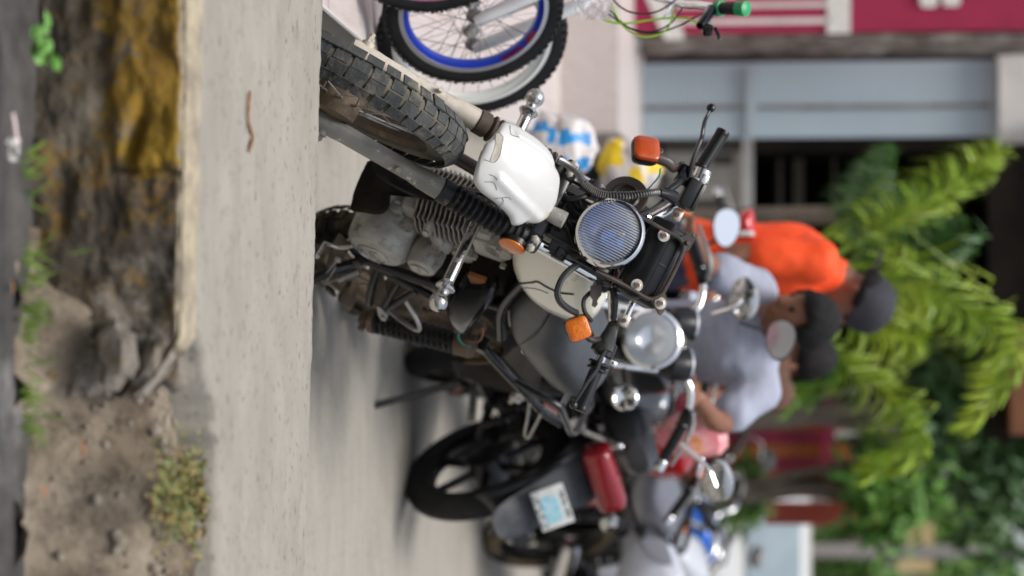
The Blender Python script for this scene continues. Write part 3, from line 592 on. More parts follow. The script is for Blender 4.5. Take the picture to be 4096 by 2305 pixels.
for s_ in (1, -1):
    a, b = (BL(*v1(440, 1195), .145), BL(*v1(1215, 1395), .135))
    a, b = a * np.array([1, s_, 1]), b * np.array([1, s_, 1]); d = nrm(b - a); Ln = np.linalg.norm(b - a)
    g = MB().lathe(a, d, [(.014, 0), (.016, .01), (.012, .02), (.012, Ln), (.0, Ln)], 14).lathe(a, d, [(.02, .015), (.035, .02), (.035, .035), (.015, .04)], 18).lathe(a, d, [(.015, Ln - .01), (.033, Ln - .005), (.034, Ln + .04), (.015, Ln + .05)], 18)
    g.lathe(a - Y * s_ * .015, Y * s_, [(.02, 0), (.02, .03), (.01, .03), (.01, .05), (0, .05)], 12)
    sh = P('shock_absorber', g, K['brown'])
    P('spring', MB().coil(a + d * .036, a + d * (Ln - .004), .028, .0058, 14, 7, 14), K['boot'], sh)
g = MB().grid(lambda u, v: RA + np.array([.365 * math.cos(.6 + u * 2.1), (v - .5) * .15, .365 * math.sin(.6 + u * 2.1) - .05 * abs(v - .5) * 2]), 24, 8); rfend = P('rear_fender', g, K['rubberbrown'])
md = rfend.modifiers.new('solid', 'SOLIDIFY'); md.thickness = .004
# foot controls on the left side
P('gear_lever', MB().tube([BL(*v1(a, b), c_) for a, b, c_ in ((400, 578, .13), (330, 590, .15), (270, 603, .16), (210, 600, .165), (150, 580, .17), (105, 570, .17))], .0052, 8, sm=4).tube([BL(*v1(105, 570), .168), BL(*v1(70, 630), .2), BL(*v1(38, 678), .225)], .0068, 8), K['steel'])
g = MB().tube([BL(*v1(420, 700), .1), BL(*v1(330, 735), .13), BL(*v1(170, 790), .17), BL(*v1(0, 870), .21), BL(*v1(-200, 960), .26)], .013, 12, sm=3).lathe(BL(*v1(375, 728), .13), nrm((.3, 1, .1)), [(.014, -.01), (.014, .006), (0, .008)], 6)
P('side_stand', g, K['blackpaint'])
P('stand_spring', MB().coil(BL(*v1(212, 862), .17), BL(*v1(388, 795), .13), .0095, .0026, 14, 5, 10).tube([BL(*v1(a, b), .128) for a, b in ((388, 795), (400, 760), (425, 752), (450, 765))], .0028, 6, sm=3).tube([BL(*v1(a, b), .18) for a, b in ((212, 862), (190, 875), (150, 885), (100, 912))], .0028, 6, sm=3), K['steel'])
P('stand_hook', MB().tube([BL(*v1(a, b), .185) for a, b in ((215, 690), (170, 750), (100, 830), (80, 865), (85, 890), (105, 892), (130, 860), (190, 770))], .0036, 7, sm=3).lathe(BL(*v1(215, 692), .18), Y, [(.0095, 0), (.0095, .008), (0, .01)], 14), K['steel'])
P('linkage_plate', MB().puff([BL(*v1(a, b), .12) for a, b in ((180, 560), (240, 620), (285, 655), (230, 700), (160, 760), (120, 740), (140, 650))], Y, [(0, 0), (.3, .01), (1, .012)], [(0, .03), (1, .03)], smooth=2), K['brown'])
g = MB().tube([BL(*v1(545, 770), .1), BL(*v1(500, 900), .13), BL(*v1(470, 1040), .15), BL(*v1(475, 1060), .15)], .012, 10, sm=3).tube([BL(*v1(715, 890), .12), BL(*v1(600, 1085), .16)], .0095, 10).tube([BL(*v1(865, 955), .12), BL(*v1(740, 1030), .14), BL(*v1(615, 1115), .16)], .011, 10).tube([BL(*v1(560, 770), .1), BL(*v1(700, 860), .115), BL(*v1(985, 1005), .115)], .0125, 10)
P('foot_rail', g, K['blackpaint'])
P('footpeg_bracket', MB().puff([BL(*v1(a, b), .165) for a, b in ((535, 1085), (560, 1090), (630, 1160), (610, 1205), (575, 1200), (550, 1160))], Y, [(0, .003), (1, .003)], [(0, .003), (1, .003)]).lathe(BL(*v1(590, 1175), .168), Y, [(.008, 0), (.008, .006), (0, .007)], 12), K['steel'])
P('passenger_peg_loop', MB().tube([BL(*v1(a, b), c_) for a, b, c_ in ((635, 1125, .16), (740, 1210, .18), (840, 1275, .2), (880, 1285, .2), (885, 1250, .2), (850, 1170, .19), (775, 1050, .17))], .0062, 8, sm=4), K['steel'])
P('foot_bolt', MB().lathe(BL(*v1(1010, 1130), .13), nrm((.0, .4, -.9)), [(.007, -.02), (.007, .02), (.013, .022), (.013, .032), (0, .033)], 10), K['rust'])
P('connector', MB().box(BL(*r3(1145, 1000), .1), (.03, .02, .04), None, .004).box(BL(*r3(1145, 985), .1), (.02, .015, .05), None, .003), mat('orange plastic connector', (.35, .12, .03), (.2, .08, .03), 20, rough=.5))

# ------------------------------------------------------------------ ground, kerb, pavement
def nodes(M): t = M.node_tree; return t, t.nodes['Principled BSDF'], t.links.new
def concrete(name, a, b, st, dirt, seed=0, pits=1):
    M = mat(name, a, b, 5, .3, .7, .88, bump=.25, bscale=70, stretch=st, dirt=dirt, dscale=9, dlo=.56, dhi=.78, pits=(46, .62, .7, (.13, .115, .095))); return M
C_PAVE = concrete('pavement concrete', (.25, .229, .19), (.325, .3, .26), (1.0, 1.7, 2), (.19, .165, .135))
C_ROAD = concrete('road concrete', (.285, .262, .222), (.345, .32, .278), (.8, 2.2, 1), (.165, .148, .125))
def near_edge(x): 
    e = 3.985 - .09 * x
    if x > .06: e += min(1, (x - .06) / .05) * .07 + min(1, max(0, x - .1) / .18) * .13
    return e + .006 * fbm((x * 9, 3, 0)) + (.016 * fbm((x * 22, 7, 0)) if x > .06 else 0)
def far_edge(x): return 5.056 - .163 * x + .009 * fbm((x * 26, 1, 5), 1, 5) - .012 * max(0, fbm((x * 12, 4, 9), 1, 5) - .25)
def pave(u, v):
    x = -3.5 + 7 * u
    a, b = near_edge(x), far_edge(x)
    k = [(0, -.30), (0, -.012), (.006, 0)]
    n_ = v * 30
    if n_ < 1: return (x, a, .05)
    if n_ < 2: return (x, a, .316 + .004 * fbm((x * 20, 0, 0)))
    if n_ < 3: return (x, a + .01, .33)
    if n_ > 29.5: return (x, b, -.01)
    if n_ > 28.5: return (x, b + .002, .31)
    if n_ > 27.5: return (x, b - .006, .324 + .004 * fbm((x * 40, 2, 0)))
    t_ = (n_ - 3) / 24; y = a + .03 + (b - .02 - a - .03) * t_
    return (x, y, .33 + .0022 * fbm((x * 6, y * 6, 0)) + .0012 * fbm((x * 40, y * 40, 0)))
struct(MB().grid(pave, 700, 30).build('pavement', C_PAVE, sharp=60))
struct(MB().grid(lambda u, v: (-60 + 120 * u, 4.2 + 116 * v, -.0), 8, 8).build('road', C_ROAD))
M_gut = mat('gutter grime', (.035, .032, .03), (.09, .085, .08), 9, .35, .65, .9, bump=.5, bscale=50, dirt=(.26, .25, .25), dscale=2.2, dlo=.55, dhi=.7)
struct(MB().grid(lambda u, v: (-12 + 24 * u, -7 + 11.1 * v, .076 + .003 * fbm((u * 260, v * 120, 0))), 200, 120).build('gutter', M_gut))

M_kerb = mat('kerb', (.085, .068, .044), (.17, .145, .11), 7, .4, .66, .92, bump=.9, bscale=38)
t, b, L = nodes(M_kerb)
tc = t.nodes.new('ShaderNodeTexCoord'); sp = t.nodes.new('ShaderNodeSeparateXYZ'); L(tc.outputs['Object'], sp.inputs[0])
def tn(sc, d=6, r=.65):
    n = t.nodes.new('ShaderNodeTexNoise'); n.inputs['Scale'].default_value = sc; n.inputs['Detail'].default_value = d; n.inputs['Roughness'].default_value = r; L(tc.outputs['Object'], n.inputs['Vector']); return n.outputs['Fac']
def mr(src, a, b_, c=0, d=1):
    n = t.nodes.new('ShaderNodeMapRange'); n.interpolation_type = 'SMOOTHSTEP'
    for i, x in enumerate((a, b_, c, d)): n.inputs[i + 1].default_value = x
    L(src, n.inputs[0]); return n.outputs[0]
def ma(op, a, b_):
    n = t.nodes.new('ShaderNodeMath'); n.operation = op; n.use_clamp = op != 'ADD' 
    for i, x in enumerate((a, b_)):
        if isinstance(x, (int, float)): n.inputs[i].default_value = x
        else: L(x, n.inputs[i])
    return n.outputs[0]
def mixc(f, a, c):
    x = t.nodes.new('ShaderNodeMix'); x.data_type = 'RGBA'; L(f, x.inputs[0])
    if isinstance(a, tuple): x.inputs[6].default_value = (*a, 1)
    else: L(a, x.inputs[6])
    if isinstance(c, tuple): x.inputs[7].default_value = (*c, 1)
    else: L(c, x.inputs[7])
    return x.outputs[2]
base = b.inputs['Base Color'].links[0].from_socket
# old yellow paint: solid on the left top course, worn to flecks further right
zed = ma('ADD', sp.outputs['Z'], mr(tn(9, 5), .25, .75, -.04, .04)); xed = ma('ADD', sp.outputs['X'], mr(tn(10, 4), .25, .75, -.03, .03))
strong = ma('MULTIPLY', mr(xed, -.18, -.215), mr(zed, .185, .225))
strong = ma('MULTIPLY', strong, mr(tn(8, 7), .3, .5)); strong = ma('MULTIPLY', strong, mr(tn(45, 4), .68, .58))
weak = ma('MULTIPLY', mr(tn(16, 8, .75), .5, .62), mr(sp.outputs['X'], .2, -.1))
weak = ma('MULTIPLY', weak, mr(sp.outputs['X'], -.34, -.16, .35, .8))
col = mixc(mr(tn(5), .38, .6), base, (.06, .048, .034))
col = mixc(mr(tn(11, 7, .7), .55, .7), col, (.04, .036, .03))
light = ma('MULTIPLY', mr(sp.outputs['X'], -.12, .05), mr(tn(13, 7, .7), .45, .6)); col = mixc(light, col, (.27, .24, .2))
col = mixc(weak, col, (.2, .115, .022)); col = mixc(strong, col, mixc(mr(tn(6), .35, .65), (.27, .165, .012), (.2, .11, .014)))
gn = t.nodes.new('ShaderNodeNewGeometry'); s2 = t.nodes.new('ShaderNodeSeparateXYZ'); L(gn.outputs['Normal'], s2.inputs[0])
top = mr(ma('ADD', sp.outputs['Z'], mr(tn(30), .3, .7, -.003, .003)), .316, .322); col = mixc(top, col, mixc(mr(tn(18), .35, .65), (.42, .355, .245), (.24, .205, .155)))
L(col, b.inputs['Base Color'])
def kerb(u, v):
    x = -3.5 + 3.68 * u; e = near_edge(min(x, .05)) - (max(0, x - .05) * .1); w_ = .088
    if v > .82:
        t_ = (v - .82) / .18; y = e - w_ + .008 + (w_ - .004) * t_
        end = max(0, x - .08) * .6
        return (x, y, .333 + .002 * fbm((x * 14, y * 14, 2)) - (.012 * (1 - t_) ** 6) - end * (1 + .5 * fbm((x * 20, 0, 0))))
    s_ = v / .82; z = .05 + s_ * (.33 - .05)
    d = .012 * fbm((x * 5, z * 9, 1), 1, 6) + .008 * fbm((x * 16, z * 22, 4), 1, 5)
    if x < -.2: d += -.012 * (1 / (1 + math.exp(-(z - .205 - .02 * fbm((x * 7, 0, 0), 1, 5)) * 260)))
    else: d += .004
    d += .035 * math.exp(-((z - .245 + .25 * (x + .25)) / .012) ** 2) * math.exp(-((x + .25) / .045) ** 2) + .012 * math.exp(-((x + .195 + .012 * fbm((z * 30, 1, 1))) / .01) ** 2) * (z > .2)
    d += max(0, x - .02) * .14 * (1 + 1.5 * fbm((x * 12, z * 14, 8)))
    return (x, e - w_ + d + (.012 if s_ > .97 else 0) + (1 - s_) * -.012, z - max(0, x - .08) * .6 * s_)
struct(MB().grid(kerb, 560, 70).build('kerb', M_kerb, sharp=80))
M_dirt = mat('dry earth', (.115, .09, .064), (.29, .242, .185), 7, .38, .6, .95, bump=1, bscale=40, dirt=(.075, .058, .042), dscale=10, dlo=.52, dhi=.66, spec=.1, pits=(28, .68, .74, (.25, .15, .05)))  # dark noise patches put the shade of cavities into the colour
def bank(u, v):
    x = -.1 + 3.4 * u; y = 3.80 + .42 * v; k = min(1, max(0, (y - 3.85 + .03 * fbm((x * 6, 0, 0), 1, 5)) / .1)); k = .72 * k * k * (3 - 2 * k) + .28 * min(1, max(0, (y - 3.95) / .2))
    lim = min(1, max(0, (x + .1) / .16))
    z = .07 + .215 * k * (.35 + .65 * lim) + lim * (.03 * fbm((x * 7, y * 9, 0), 1, 6) + .02 * fbm((x * 22, y * 26, 0), 1, 5) + .04 * max(0, fbm((x * 9, y * 11, 6))) )
    return (x, y, min(z, .255 + .03 * fbm((x * 5, 1, 1)) + .05 * min(1, max(0, (x - .3) / .12)) + .03 * min(1, max(0, (3.98 - y) / .05))))
struct(MB().grid(bank, 340, 60).build('earth_bank', M_dirt, sharp=80))
# stones in the broken part
M_stone = mat('rubble stone', (.16, .14, .115), (.26, .23, .19), 12, .4, .6, .9, bump=.6, bscale=60, dirt=(.2, .13, .05), dscale=6, dlo=.56, dhi=.66)
def stone(ix, iy, d, r, label, seed):
    c = at(ix, iy, d); g = MB().ball((0, 0, 0), 1, 18)
    g.v = [tuple(np.array(p_) * r * (1 + .35 * fbm(np.array(p_) * 1.1 + seed, 1, 3))) for p_ in g.v]
    o = g.build('stone', M_stone, sharp=30); o.location = c; tag(o, label, 'stone', 'stones in the broken kerb')
stone(470, 1420, 3.96, np.array([.055, .03, .035]), 'yellow stained stone at the end of the painted kerb', 1)
stone(700, 1480, 4.05, np.array([.035, .03, .03]), 'brown chunk wedged in the notch of the pavement edge', 13)

g = MB()
for k in range(300):
    x, v_ = rng.uniform(.03, .75), rng.uniform(.12, .95) ** .8; b_ = bank((x + .1) / 3.4, v_); r0 = .0035 + .009 * rng.rand() ** 3
    o_ = len(g.v); g.ball((0, 0, 0), 1, 7); A_ = np.stack([rv_ for rv_ in np.linalg.qr(rng.normal(size=(3, 3)))[0]], 1) * np.array([r0, r0 * rng.uniform(.6, 1), r0 * rng.uniform(.5, .8)])
    g.v[o_:] = [tuple(np.array(b_) + np.array([0, -.002, .002]) + A_ @ (np.array(p_) * (1 + .25 * rng.rand()))) for p_ in g.v[o_:]]
tag(g.build('gravel', mat('gravel', (.3, .265, .215), (.2, .17, .13), 40, rough=.9), flat=True), 'loose gravel and crumbs of concrete on the earth bank', 'gravel', kind='stuff')

# ------------------------------------------------------------------ small plants and litter
M_leaf = mat('weed leaf', (.12, .3, .05), (.2, .42, .09), 20, rough=.5); M_leafy = mat('dry weed leaf', (.2, .21, .05), (.28, .17, .07), 25, rough=.6); M_grass = mat('grass blade', (.1, .2, .02), (.22, .32, .05), 20, rough=.55)
def leaf(g, base, d, n, L_, W_, fold=.15):
    d = nrm(d); s_ = nrm(np.cross(d, n)); n = np.cross(s_, d); pr = [(0, .05), (.25, .8), (.5, 1), (.75, .7), (1, .03)]
    vs = []
    for a, b_ in pr:
        c = base + d * L_ * a - n * L_ * .25 * a * a; vs += [c - s_ * W_ * b_ / 2 + n * fold * W_ * b_, c, c + s_ * W_ * b_ / 2 + n * fold * W_ * b_]
    g.add(vs, [(3 * i + k, 3 * i + k + 1, 3 * i + k + 4, 3 * i + k + 3) for i in range(4) for k in (0, 1)])
def rv(): return nrm(rng.normal(size=3))
r_ = empty('weed', 'leafy green weed sprouting from the gutter below the yellow kerb', 'weed', loc=at(140, 250, 3.80))
c0 = at(140, 250, 3.80); g = MB(); st_ = MB()
for k in range(26):
    a = at(rng.uniform(135, 215), rng.uniform(50, 300), 3.80 - rng.uniform(0, .03)); st_.tube([at(120, 200, 3.83) - c0, (a + at(150, 190, 3.81)) / 2 - c0, a - c0], .0008, 4)
    leaf(g, a - c0, np.array([rng.uniform(-1, 1), rng.uniform(-.9, -.1), rng.uniform(-.3, 1)]), np.array([0, -.7, .7]) + .3 * rv(), rng.uniform(.014, .026), rng.uniform(.010, .018))
g.build('leaf', M_leaf, r_, flat=True); st_.build('stem', M_grass, r_)
g = MB()
for k in range(120):
    y = 3.80 + rng.uniform(0, .05); ix = 70 + rng.exponential(22); iy = rng.choice([1050, 1150, 1250, 1330, 1600, 700, 1690]) + rng.normal() * 55
    a = at(ix, iy, y); d = np.array([rng.uniform(-.8, .8), rng.uniform(-.6, .1), 1]); leaf(g, a, d, np.array([0, -1, .2]), rng.uniform(.02, .055), .0035, .05)
tag(g.build('grass', M_grass, flat=True), 'thin green grass along the foot of the kerb', 'grass', kind='stuff')
g = MB()
for k in range(900):
    ix, iy = 740 + rng.normal() * 55, 1990 + rng.normal() * 95
    a = onz(ix, iy, .29 + .02 * rng.rand()); a[1] = min(a[1], near_edge(a[0]) - .01)
    leaf(g, a, rv() + np.array([0, -.3, .5]), rv() + np.array([0, -.3, 1]), rng.uniform(.008, .018), rng.uniform(.005, .01))
o = g.build('ground_cover', M_leafy, flat=True); o.data.materials.append(mat('green weed leaf', (.16, .2, .07), rough=.6))
for p_ in o.data.polygons: p_.material_index = (p_.index // 8) % 3 == 0
tag(o, 'half dried creeping weeds on the earth at the pavement edge', 'weeds', kind='stuff')
M_brown = mat('dead leaf', (.3, .13, .05), (.2, .1, .05), 30, rough=.7)
def dead(ix, iy, z, label, l_=.03, mt=M_brown, y=None):
    g = MB(); leaf(g, np.zeros(3), np.array([rng.uniform(-1, 1), rng.uniform(-.5, .5), .1]), Z, l_, l_ * .45, .3); o = g.build('fallen_leaf', mt, flat=True); o.location = at(ix, iy, y) if y else onz(ix, iy, z); tag(o, label, 'leaf')
dead(615, 2060, .3, 'orange dead leaf beside the creeping weeds', .03); dead(330, 1840, 0, 'brown dead leaf on the earth bank by the grey stone', .035, y=3.9)
dead(45, 1180, .085, 'brown leaf in the gutter by the grass', .025); dead(180, 2000, .1, 'dry leaf low on the earth bank near the gutter', .03, y=3.84)
tw = [onz(a, b_, .336) for a, b_ in ((1001, 366), (996, 420), (993, 477), (1004, 520), (1013, 548), (1005, 580), (997, 608))]
tag(MB().tube(tw, [.003, .0035, .003, .0035, .003, .004, .0025], 7, sm=3).build('twig', mat('twig bark', (.28, .14, .08), (.36, .25, .13), 40, rough=.8)), 'reddish broken twig lying on the grey pavement', 'twig')
M_tissue = mat('tissue', (.75, .73, .7), (.6, .58, .55), 40, rough=.8)
g = MB(); g.grid(lambda u, v: at(55 + 40 * (u - .5) + 10 * fbm((u * 4, v * 4, 0)), 600 + 90 * (v - .5), 3.80) + np.array([0, -.02 * fbm((u * 3, v * 3, 3)), .006 * fbm((u * 6, v * 6, 9))]), 14, 14)
tag(g.build('tissue', M_tissue), 'crumpled white tissue in the dark gutter', 'tissue')
tag(MB().tube([at(50, 455, 3.80), at(58, 500, 3.80), at(68, 575, 3.80)], .0035, 8).build('straw', mat('pink straw', (.75, .6, .58), rough=.5)), 'pale pink straw stuck in the gutter next to the tissue', 'straw')

# ------------------------------------------------------------------ raised tile floor and bicycles
M_tile = mat('wood look tile', (.54, .465, .435), (.62, .57, .545), 5, .3, .7, .35, stretch=(9, .7, 4), dirt=(.4, .29, .24), dscale=8, dlo=.57, dhi=.76)
M_side = mat('rough render', (.32, .31, .28), (.24, .23, .21), 8, .3, .7, .9, bump=.4, bscale=60)
def platform(name, pts, z0, z1, joints=True):
    n = len(pts); g = MB(); vs = [(x, y, z0) for x, y in pts] + [(x, y, z1) for x, y in pts]
    g.cur = 1; g.add(vs, [(k, (k + 1) % n, n + (k + 1) % n, n + k) for k in range(n)]); g.cur = 0; g.add(vs[n:], [tuple(range(n))]); return struct(g.build(name, [M_tile, M_side]))
EDG = [(-.705, 5.5), (-.69, 5.85), (-.638, 7.05), (-.66, 9), (-.76, 12.4)]
tf = platform('tile_floor', EDG + [(-6, 12.4), (-6, 5.5)], -.01, .2)
g = MB()
for k in range(12):
    y = 5.9 + k * .6; xe = np.interp(y, [e[1] for e in EDG], [e[0] for e in EDG]); g.add([(xe, y, .2012), (-6, y, .2012), (-6, y + .004, .2012), (xe, y + .004, .2012)], [(0, 1, 2, 3)])
for k in range(8): g.add([(-.9 - k * .6, 5.5, .2012), (-.904 - k * .6, 5.5, .2012), (-.904 - k * .6, 12.4, .2012), (-.9 - k * .6, 12.4, .2012)], [(0, 1, 2, 3)])
struct(g.build('tile_joint', mat('grout', (.3, .24, .21), rough=.9), flat=True))
st = MB().tube([np.array((a, b_, .196)) for a, b_ in EDG], .006, 6); struct(st.build('tile_edging', mat('pale edging', (.6, .57, .55), rough=.5)))
platform('tile_step', [(-.80, 12.4), (-.86, 19), (-6, 19), (-6, 12.4)], .19, .5).data.materials[1] = M_tile

BN = nrm((math.sin(.77) * .97, -math.cos(.77) * .97, .2)); BT = nrm(np.cross(Z, BN)); BU = np.cross(BN, BT)     # axle, heading, up of the leaning bicycles
def bicycle(label, hub, R, rimcol, forkmat, accents=True, bars=None, capt=None, tread=62):
    A = np.stack([BT, -BN, BU], 1); r = empty('bicycle', label, 'bicycle', m4(A, hub), group='new bicycles on the tile floor')   # local x ahead, y left, z up
    rimm = mat('bicycle rim', rimcol, rough=.3, coat=.4)
    def wheel(cx):
        w_ = MB().lathe((cx, 0, 0), Y, [(.006, -.055), (.006, -.04), (.022, -.034), (.024, -.03), (.012, -.026), (.012, .026), (.024, .03), (.022, .034), (.006, .04), (.006, .055)], 18).build('wheel', K['steel'], r)
        g = MB(); tyre(g, (cx, 0, 0), Y, R - .002, .046, .042, (.004, .0085, .0095), 72, tread); g.build('tyre', [K['rubberblack'], K['rubberblack']], w_)
        g = MB(); rr = R - .046; g.lathe((cx, 0, 0), Y, [(rr, -.014), (rr - .012, -.0145), (rr - .026, -.009), (rr - .028, 0), (rr - .026, .009), (rr - .012, .0145), (rr, .014)], 72, closed=True); g.build('rim', rimm, w_)
        g = MB(); g.lathe((cx, 0, 0), Y, [(rr + .004, -.0165), (rr - .012, -.0172), (rr - .012, .0172), (rr + .004, .0165)], 72, closed=True); g.build('brake_track', K['alulight'] if capt else rimm, w_)
        g = MB(); spokes(g, (cx, 0, 0), Y, .022, rr - .024, .03, 28, .0011); g.build('spoke', K['chrome'], w_)
        if capt:
            for a0, a1, dr in ((.35, .72, .004), (.82, 1.05, .005), (3.5, 3.87, .004)):
                MB().grid(lambda u, v: np.array([cx + (rr - .019 + dr * (2 * v - 1)) * math.cos(a0 + (a1 - a0) * u), -.0142 - .0012 + .006 * (rr - .019 + dr * (2 * v - 1) < rr - .021) * 0, (rr - .019 + dr * (2 * v - 1)) * math.sin(a0 + (a1 - a0) * u)]), 12, 2).build('rim_decal', K['redlens'], w_)
    wheel(0); wheel(-.95)
    hd = np.array([-.13, 0, R + .17]); dn = nrm((-.32, 0, 1))
    g = MB()
    for s_ in (1, -1): g.tube([(0, s_ * .055, 0), (-.02, s_ * .055, .05), (-.1, s_ * .05, R + .03), (-.115, s_ * .02, R + .07)], [.012, .017, .019, .018], 12, sm=3)
    g.build('fork', forkmat, r)
    g = MB().tube([hd + dn * -.06, hd + dn * .08], .02, 12).tube([hd, (-.58, 0, .08)], .018, 12).tube([hd + dn * .05, (-.7, 0, R + .12)], .016, 12).tube([(-.58, 0, .06), (-.74, 0, R + .2)], .016, 12)
    for s_ in (1, -1): g.tube([(-.58, s_ * .03, .06), (-.95, s_ * .06, 0)], .009, 8).tube([(-.7, s_ * .02, R + .1), (-.95, s_ * .06, 0)], .008, 8)
    g.build('frame', forkmat, r)
    g = MB().loft([sec(-.62 - .03 * q, [.01, .03, .05, .07, .08, .06][q], R + .24, R + [.255, .27, .28, .29, .3, .28][q]) for q in range(6)]); g.build('saddle', K['black'], r)
    return r, hd, dn
WB = at(1888, 150, 6.75); 
b3, _, _ = bicycle('bicycle with a white rimmed front wheel, standing behind the blue rimmed one', WB, .272, (.78, .79, .75), mat('white fork paint', (.78, .78, .78), rough=.3, coat=.3))
WA = at(1893, 36, 6.52)
b1, hd, dn = bicycle('bicycle with blue rims, white wrapped fork and green handlebar grips', WA, .249, (.01, .04, .42), mat('white wrapped tube', (.82, .82, .83), (.72, .72, .74), 30, rough=.25, coat=.4), capt=True)
WC = at(1728, -268, 6.28)
b2, _, _ = bicycle('bicycle with pink rims, cut off by the edge of the platform nearest the kerb', WC, .252, (.5, .16, .3), mat('pink frame', (.6, .25, .4), rough=.3, coat=.4))
# handlebar of the blue rimmed bicycle, in its frame
Ab = np.stack([BT, -BN, BU], 1)
def BK(ix, iy, d): return Ab.T @ (at(ix, iy, d) - WA)
def v5(x, y): return 2250 + x / 3.68, y / 3.68
g0 = BK(*v5(1700, 40), 6.55); g1_ = BK(*v5(2180, 130), 6.42); g2_ = BK(2985, 35, 6.30); gm = BK(2880, 34, 6.36)
hbb = MB().tube([hd + dn * .1, hd + dn * .14, BK(2560, -60, 6.7), g0, BK(2800, 20, 6.46), gm], .011, 12, sm=4).build('handlebar', K['chrome'], b1)
ax = nrm(g2_ - gm); Lg = np.linalg.norm(g2_ - gm)
MB().lathe(gm, ax, [(.012, -.012), (.02, -.01), (.02, .004), (.0165, .006), (.017, Lg - .028), (.0195, Lg - .026), (.0195, Lg), (.0, Lg + .002)], 18).build('grip', mat('black ribbed grip', (.012, .012, .012), rough=.6), hbb)
GR = mat('green rubber', (.01, .3, .1), rough=.4)
MB().lathe(gm, ax, [(.013, -.013), (.022, -.011), (.022, .006), (.017, .008)], 18).lathe(gm + ax * (Lg - .03), ax, [(.0175, 0), (.0205, .002), (.0205, .03), (.012, .034), (0, .034)], 18).build('grip_end', GR, hbb)
MB().tube([BK(2845, 40, 6.36), BK(2835, 60, 6.33), BK(2800, 105, 6.3)], [.016, .014, .012], 12, sm=3).lathe(BK(2830, 120, 6.3), X, [(0, -.012), (.015, -.01), (.015, .01), (0, .012)], 14).tube([BK(2860, 110, 6.3), BK(2875, 140, 6.29), BK(2878, 158, 6.29)], .005, 8).build('shifter', K['blackgloss'], hbb)
MB().tube([BK(*v5(1640, 70), 6.5), BK(*v5(1570, 170), 6.48), BK(*v5(1495, 265), 6.46)], [.006, .005, .004], 8, sm=3).build('brake_lever', K['chrome'], hbb)
LIME = mat('lime cable', (.3, .62, .02), rough=.35)
for pts, mt in ((((605, 295), (800, 342), (1000, 340), (1300, 295), (1600, 265), (1800, 275), (1950, 320), (2080, 380)), LIME), (((735, 90), (800, 240), (900, 390), (1050, 500), (1200, 545), (1350, 530), (1500, 465), (1590, 340), (1620, 130)), LIME),
                (((700, 150), (850, 310), (1000, 420), (1250, 472), (1450, 430), (1620, 320), (1760, 120)), K['wire']), (((680, 205), (900, 370), (1100, 460), (1350, 485), (1550, 445), (1800, 340), (2090, 190)), K['wire']), (((740, -10), (850, 100), (1000, 180), (1200, 205), (1400, 170), (1560, 80), (1690, -20)), K['wire'])):
    MB().tube([BK(*v5(*p_), 6.42) for p_ in pts], .0028 if mt is LIME else .0026, 6, sm=4).build('cable', mt, b1)
g = MB().grid(lambda u, v: BK(*v5(180 + 560 * u + 30 * fbm((u * 3, v * 3, 0)), -120 + 360 * v + 130 * u * v * (1.4 - u)), 6.45) + .012 * np.array([fbm((u * 6, v * 6, 1)), fbm((u * 6, v * 6, 5)), 0]), 16, 12)
M_pl = mat('clear plastic wrap', (.75, .74, .76), rough=.2, alpha=1); t, b, L = nodes(M_pl); b.inputs['Alpha'].default_value = .45
g.build('plastic_wrap', M_pl, b1)

# ------------------------------------------------------------------ buildings behind
def xat(iy, y): return (iy - 1152.5) / FPX * at(2048, 0, 1)[1] * 0 + (iy - 1152.5) / FPX * (y / FWD[1]) * 1.0
def pxy(ix, iy, y):                       # world point on the vertical plane at distance y
    r = ray(ix, iy); return CAMP + r * (y / r[1])
def wallbox(mb, ix0, ix1, iy0, iy1, y, dep):   # upright slab covering that part of the view at distance y
    a, b = pxy(ix0, iy0, y), pxy(ix1, iy1, y); x0, x1 = pxy((ix0 + ix1) / 2, iy0, y)[0], pxy((ix0 + ix1) / 2, iy1, y)[0]
    return mb.box(((x0 + x1) / 2, y + dep / 2, (a[2] + b[2]) / 2), (abs(x1 - x0), dep, abs(b[2] - a[2])))
M_maroon = mat('maroon paint', (.33, .01, .06), (.28, .009, .045), 3, rough=.6)
M_wht = mat('white wall paint', (.72, .7, .66), (.6, .58, .53), 5, rough=.7)
M_worn = mat('weathered timber', (.17, .13, .11), (.3, .27, .24), 6, .4, .62, .85, dirt=(.06, .045, .04), dscale=5, dlo=.5, dhi=.65, stretch=(4, 4, 1))
sw = tag(wallbox(MB(), 2540, 4300, -700, 128, 13.8, .2).build('shop_wall', M_maroon), 'maroon painted shop wall with white painted bands at the left', 'wall')
for n_, (a, b_, c, d) in dict(painted_line=(2700, 3312, 12, 30), painted_line_=(2700, 3320, 76, 96), painted_band=(3308, 3402, -300, 135)).items():
    wallbox(MB(), a, b_, c, d, 13.79, .012).build(n_.strip('_'), M_wht, sw)
MB().puff([pxy(a, b_, 13.79) for a, b_ in ((2560, -60), (2620, -60), (2735, 130), (2735, 160), (2660, 160))], -Y, [(0, .003), (1, .003)], [(0, .0), (1, 0)]).build('painted_band', M_wht, sw)
for a, b_, c, d in ((3680, 3752, -120, 30), (3770, 3842, -120, 26)): 
    MB().puff([pxy(a, c, 13.78), pxy(b_, c, 13.78), pxy(b_, d - 10, 13.78), pxy(b_ - 14, d, 13.78), pxy(a + 10, d, 13.78), pxy(a, d - 14, 13.78)], -Y, [(0, .004), (1, .004)], [(0, 0), (1, 0)]).build('painted_letter', M_wht, sw)
g = MB().grid(lambda u, v: pxy(2560 + 1700 * u, 128 + 72 * v + 10 * fbm((u * 8, v * 2, 0)), 13.85 + .12 * v + .02 * fbm((u * 9, v * 5, 3))), 60, 6)
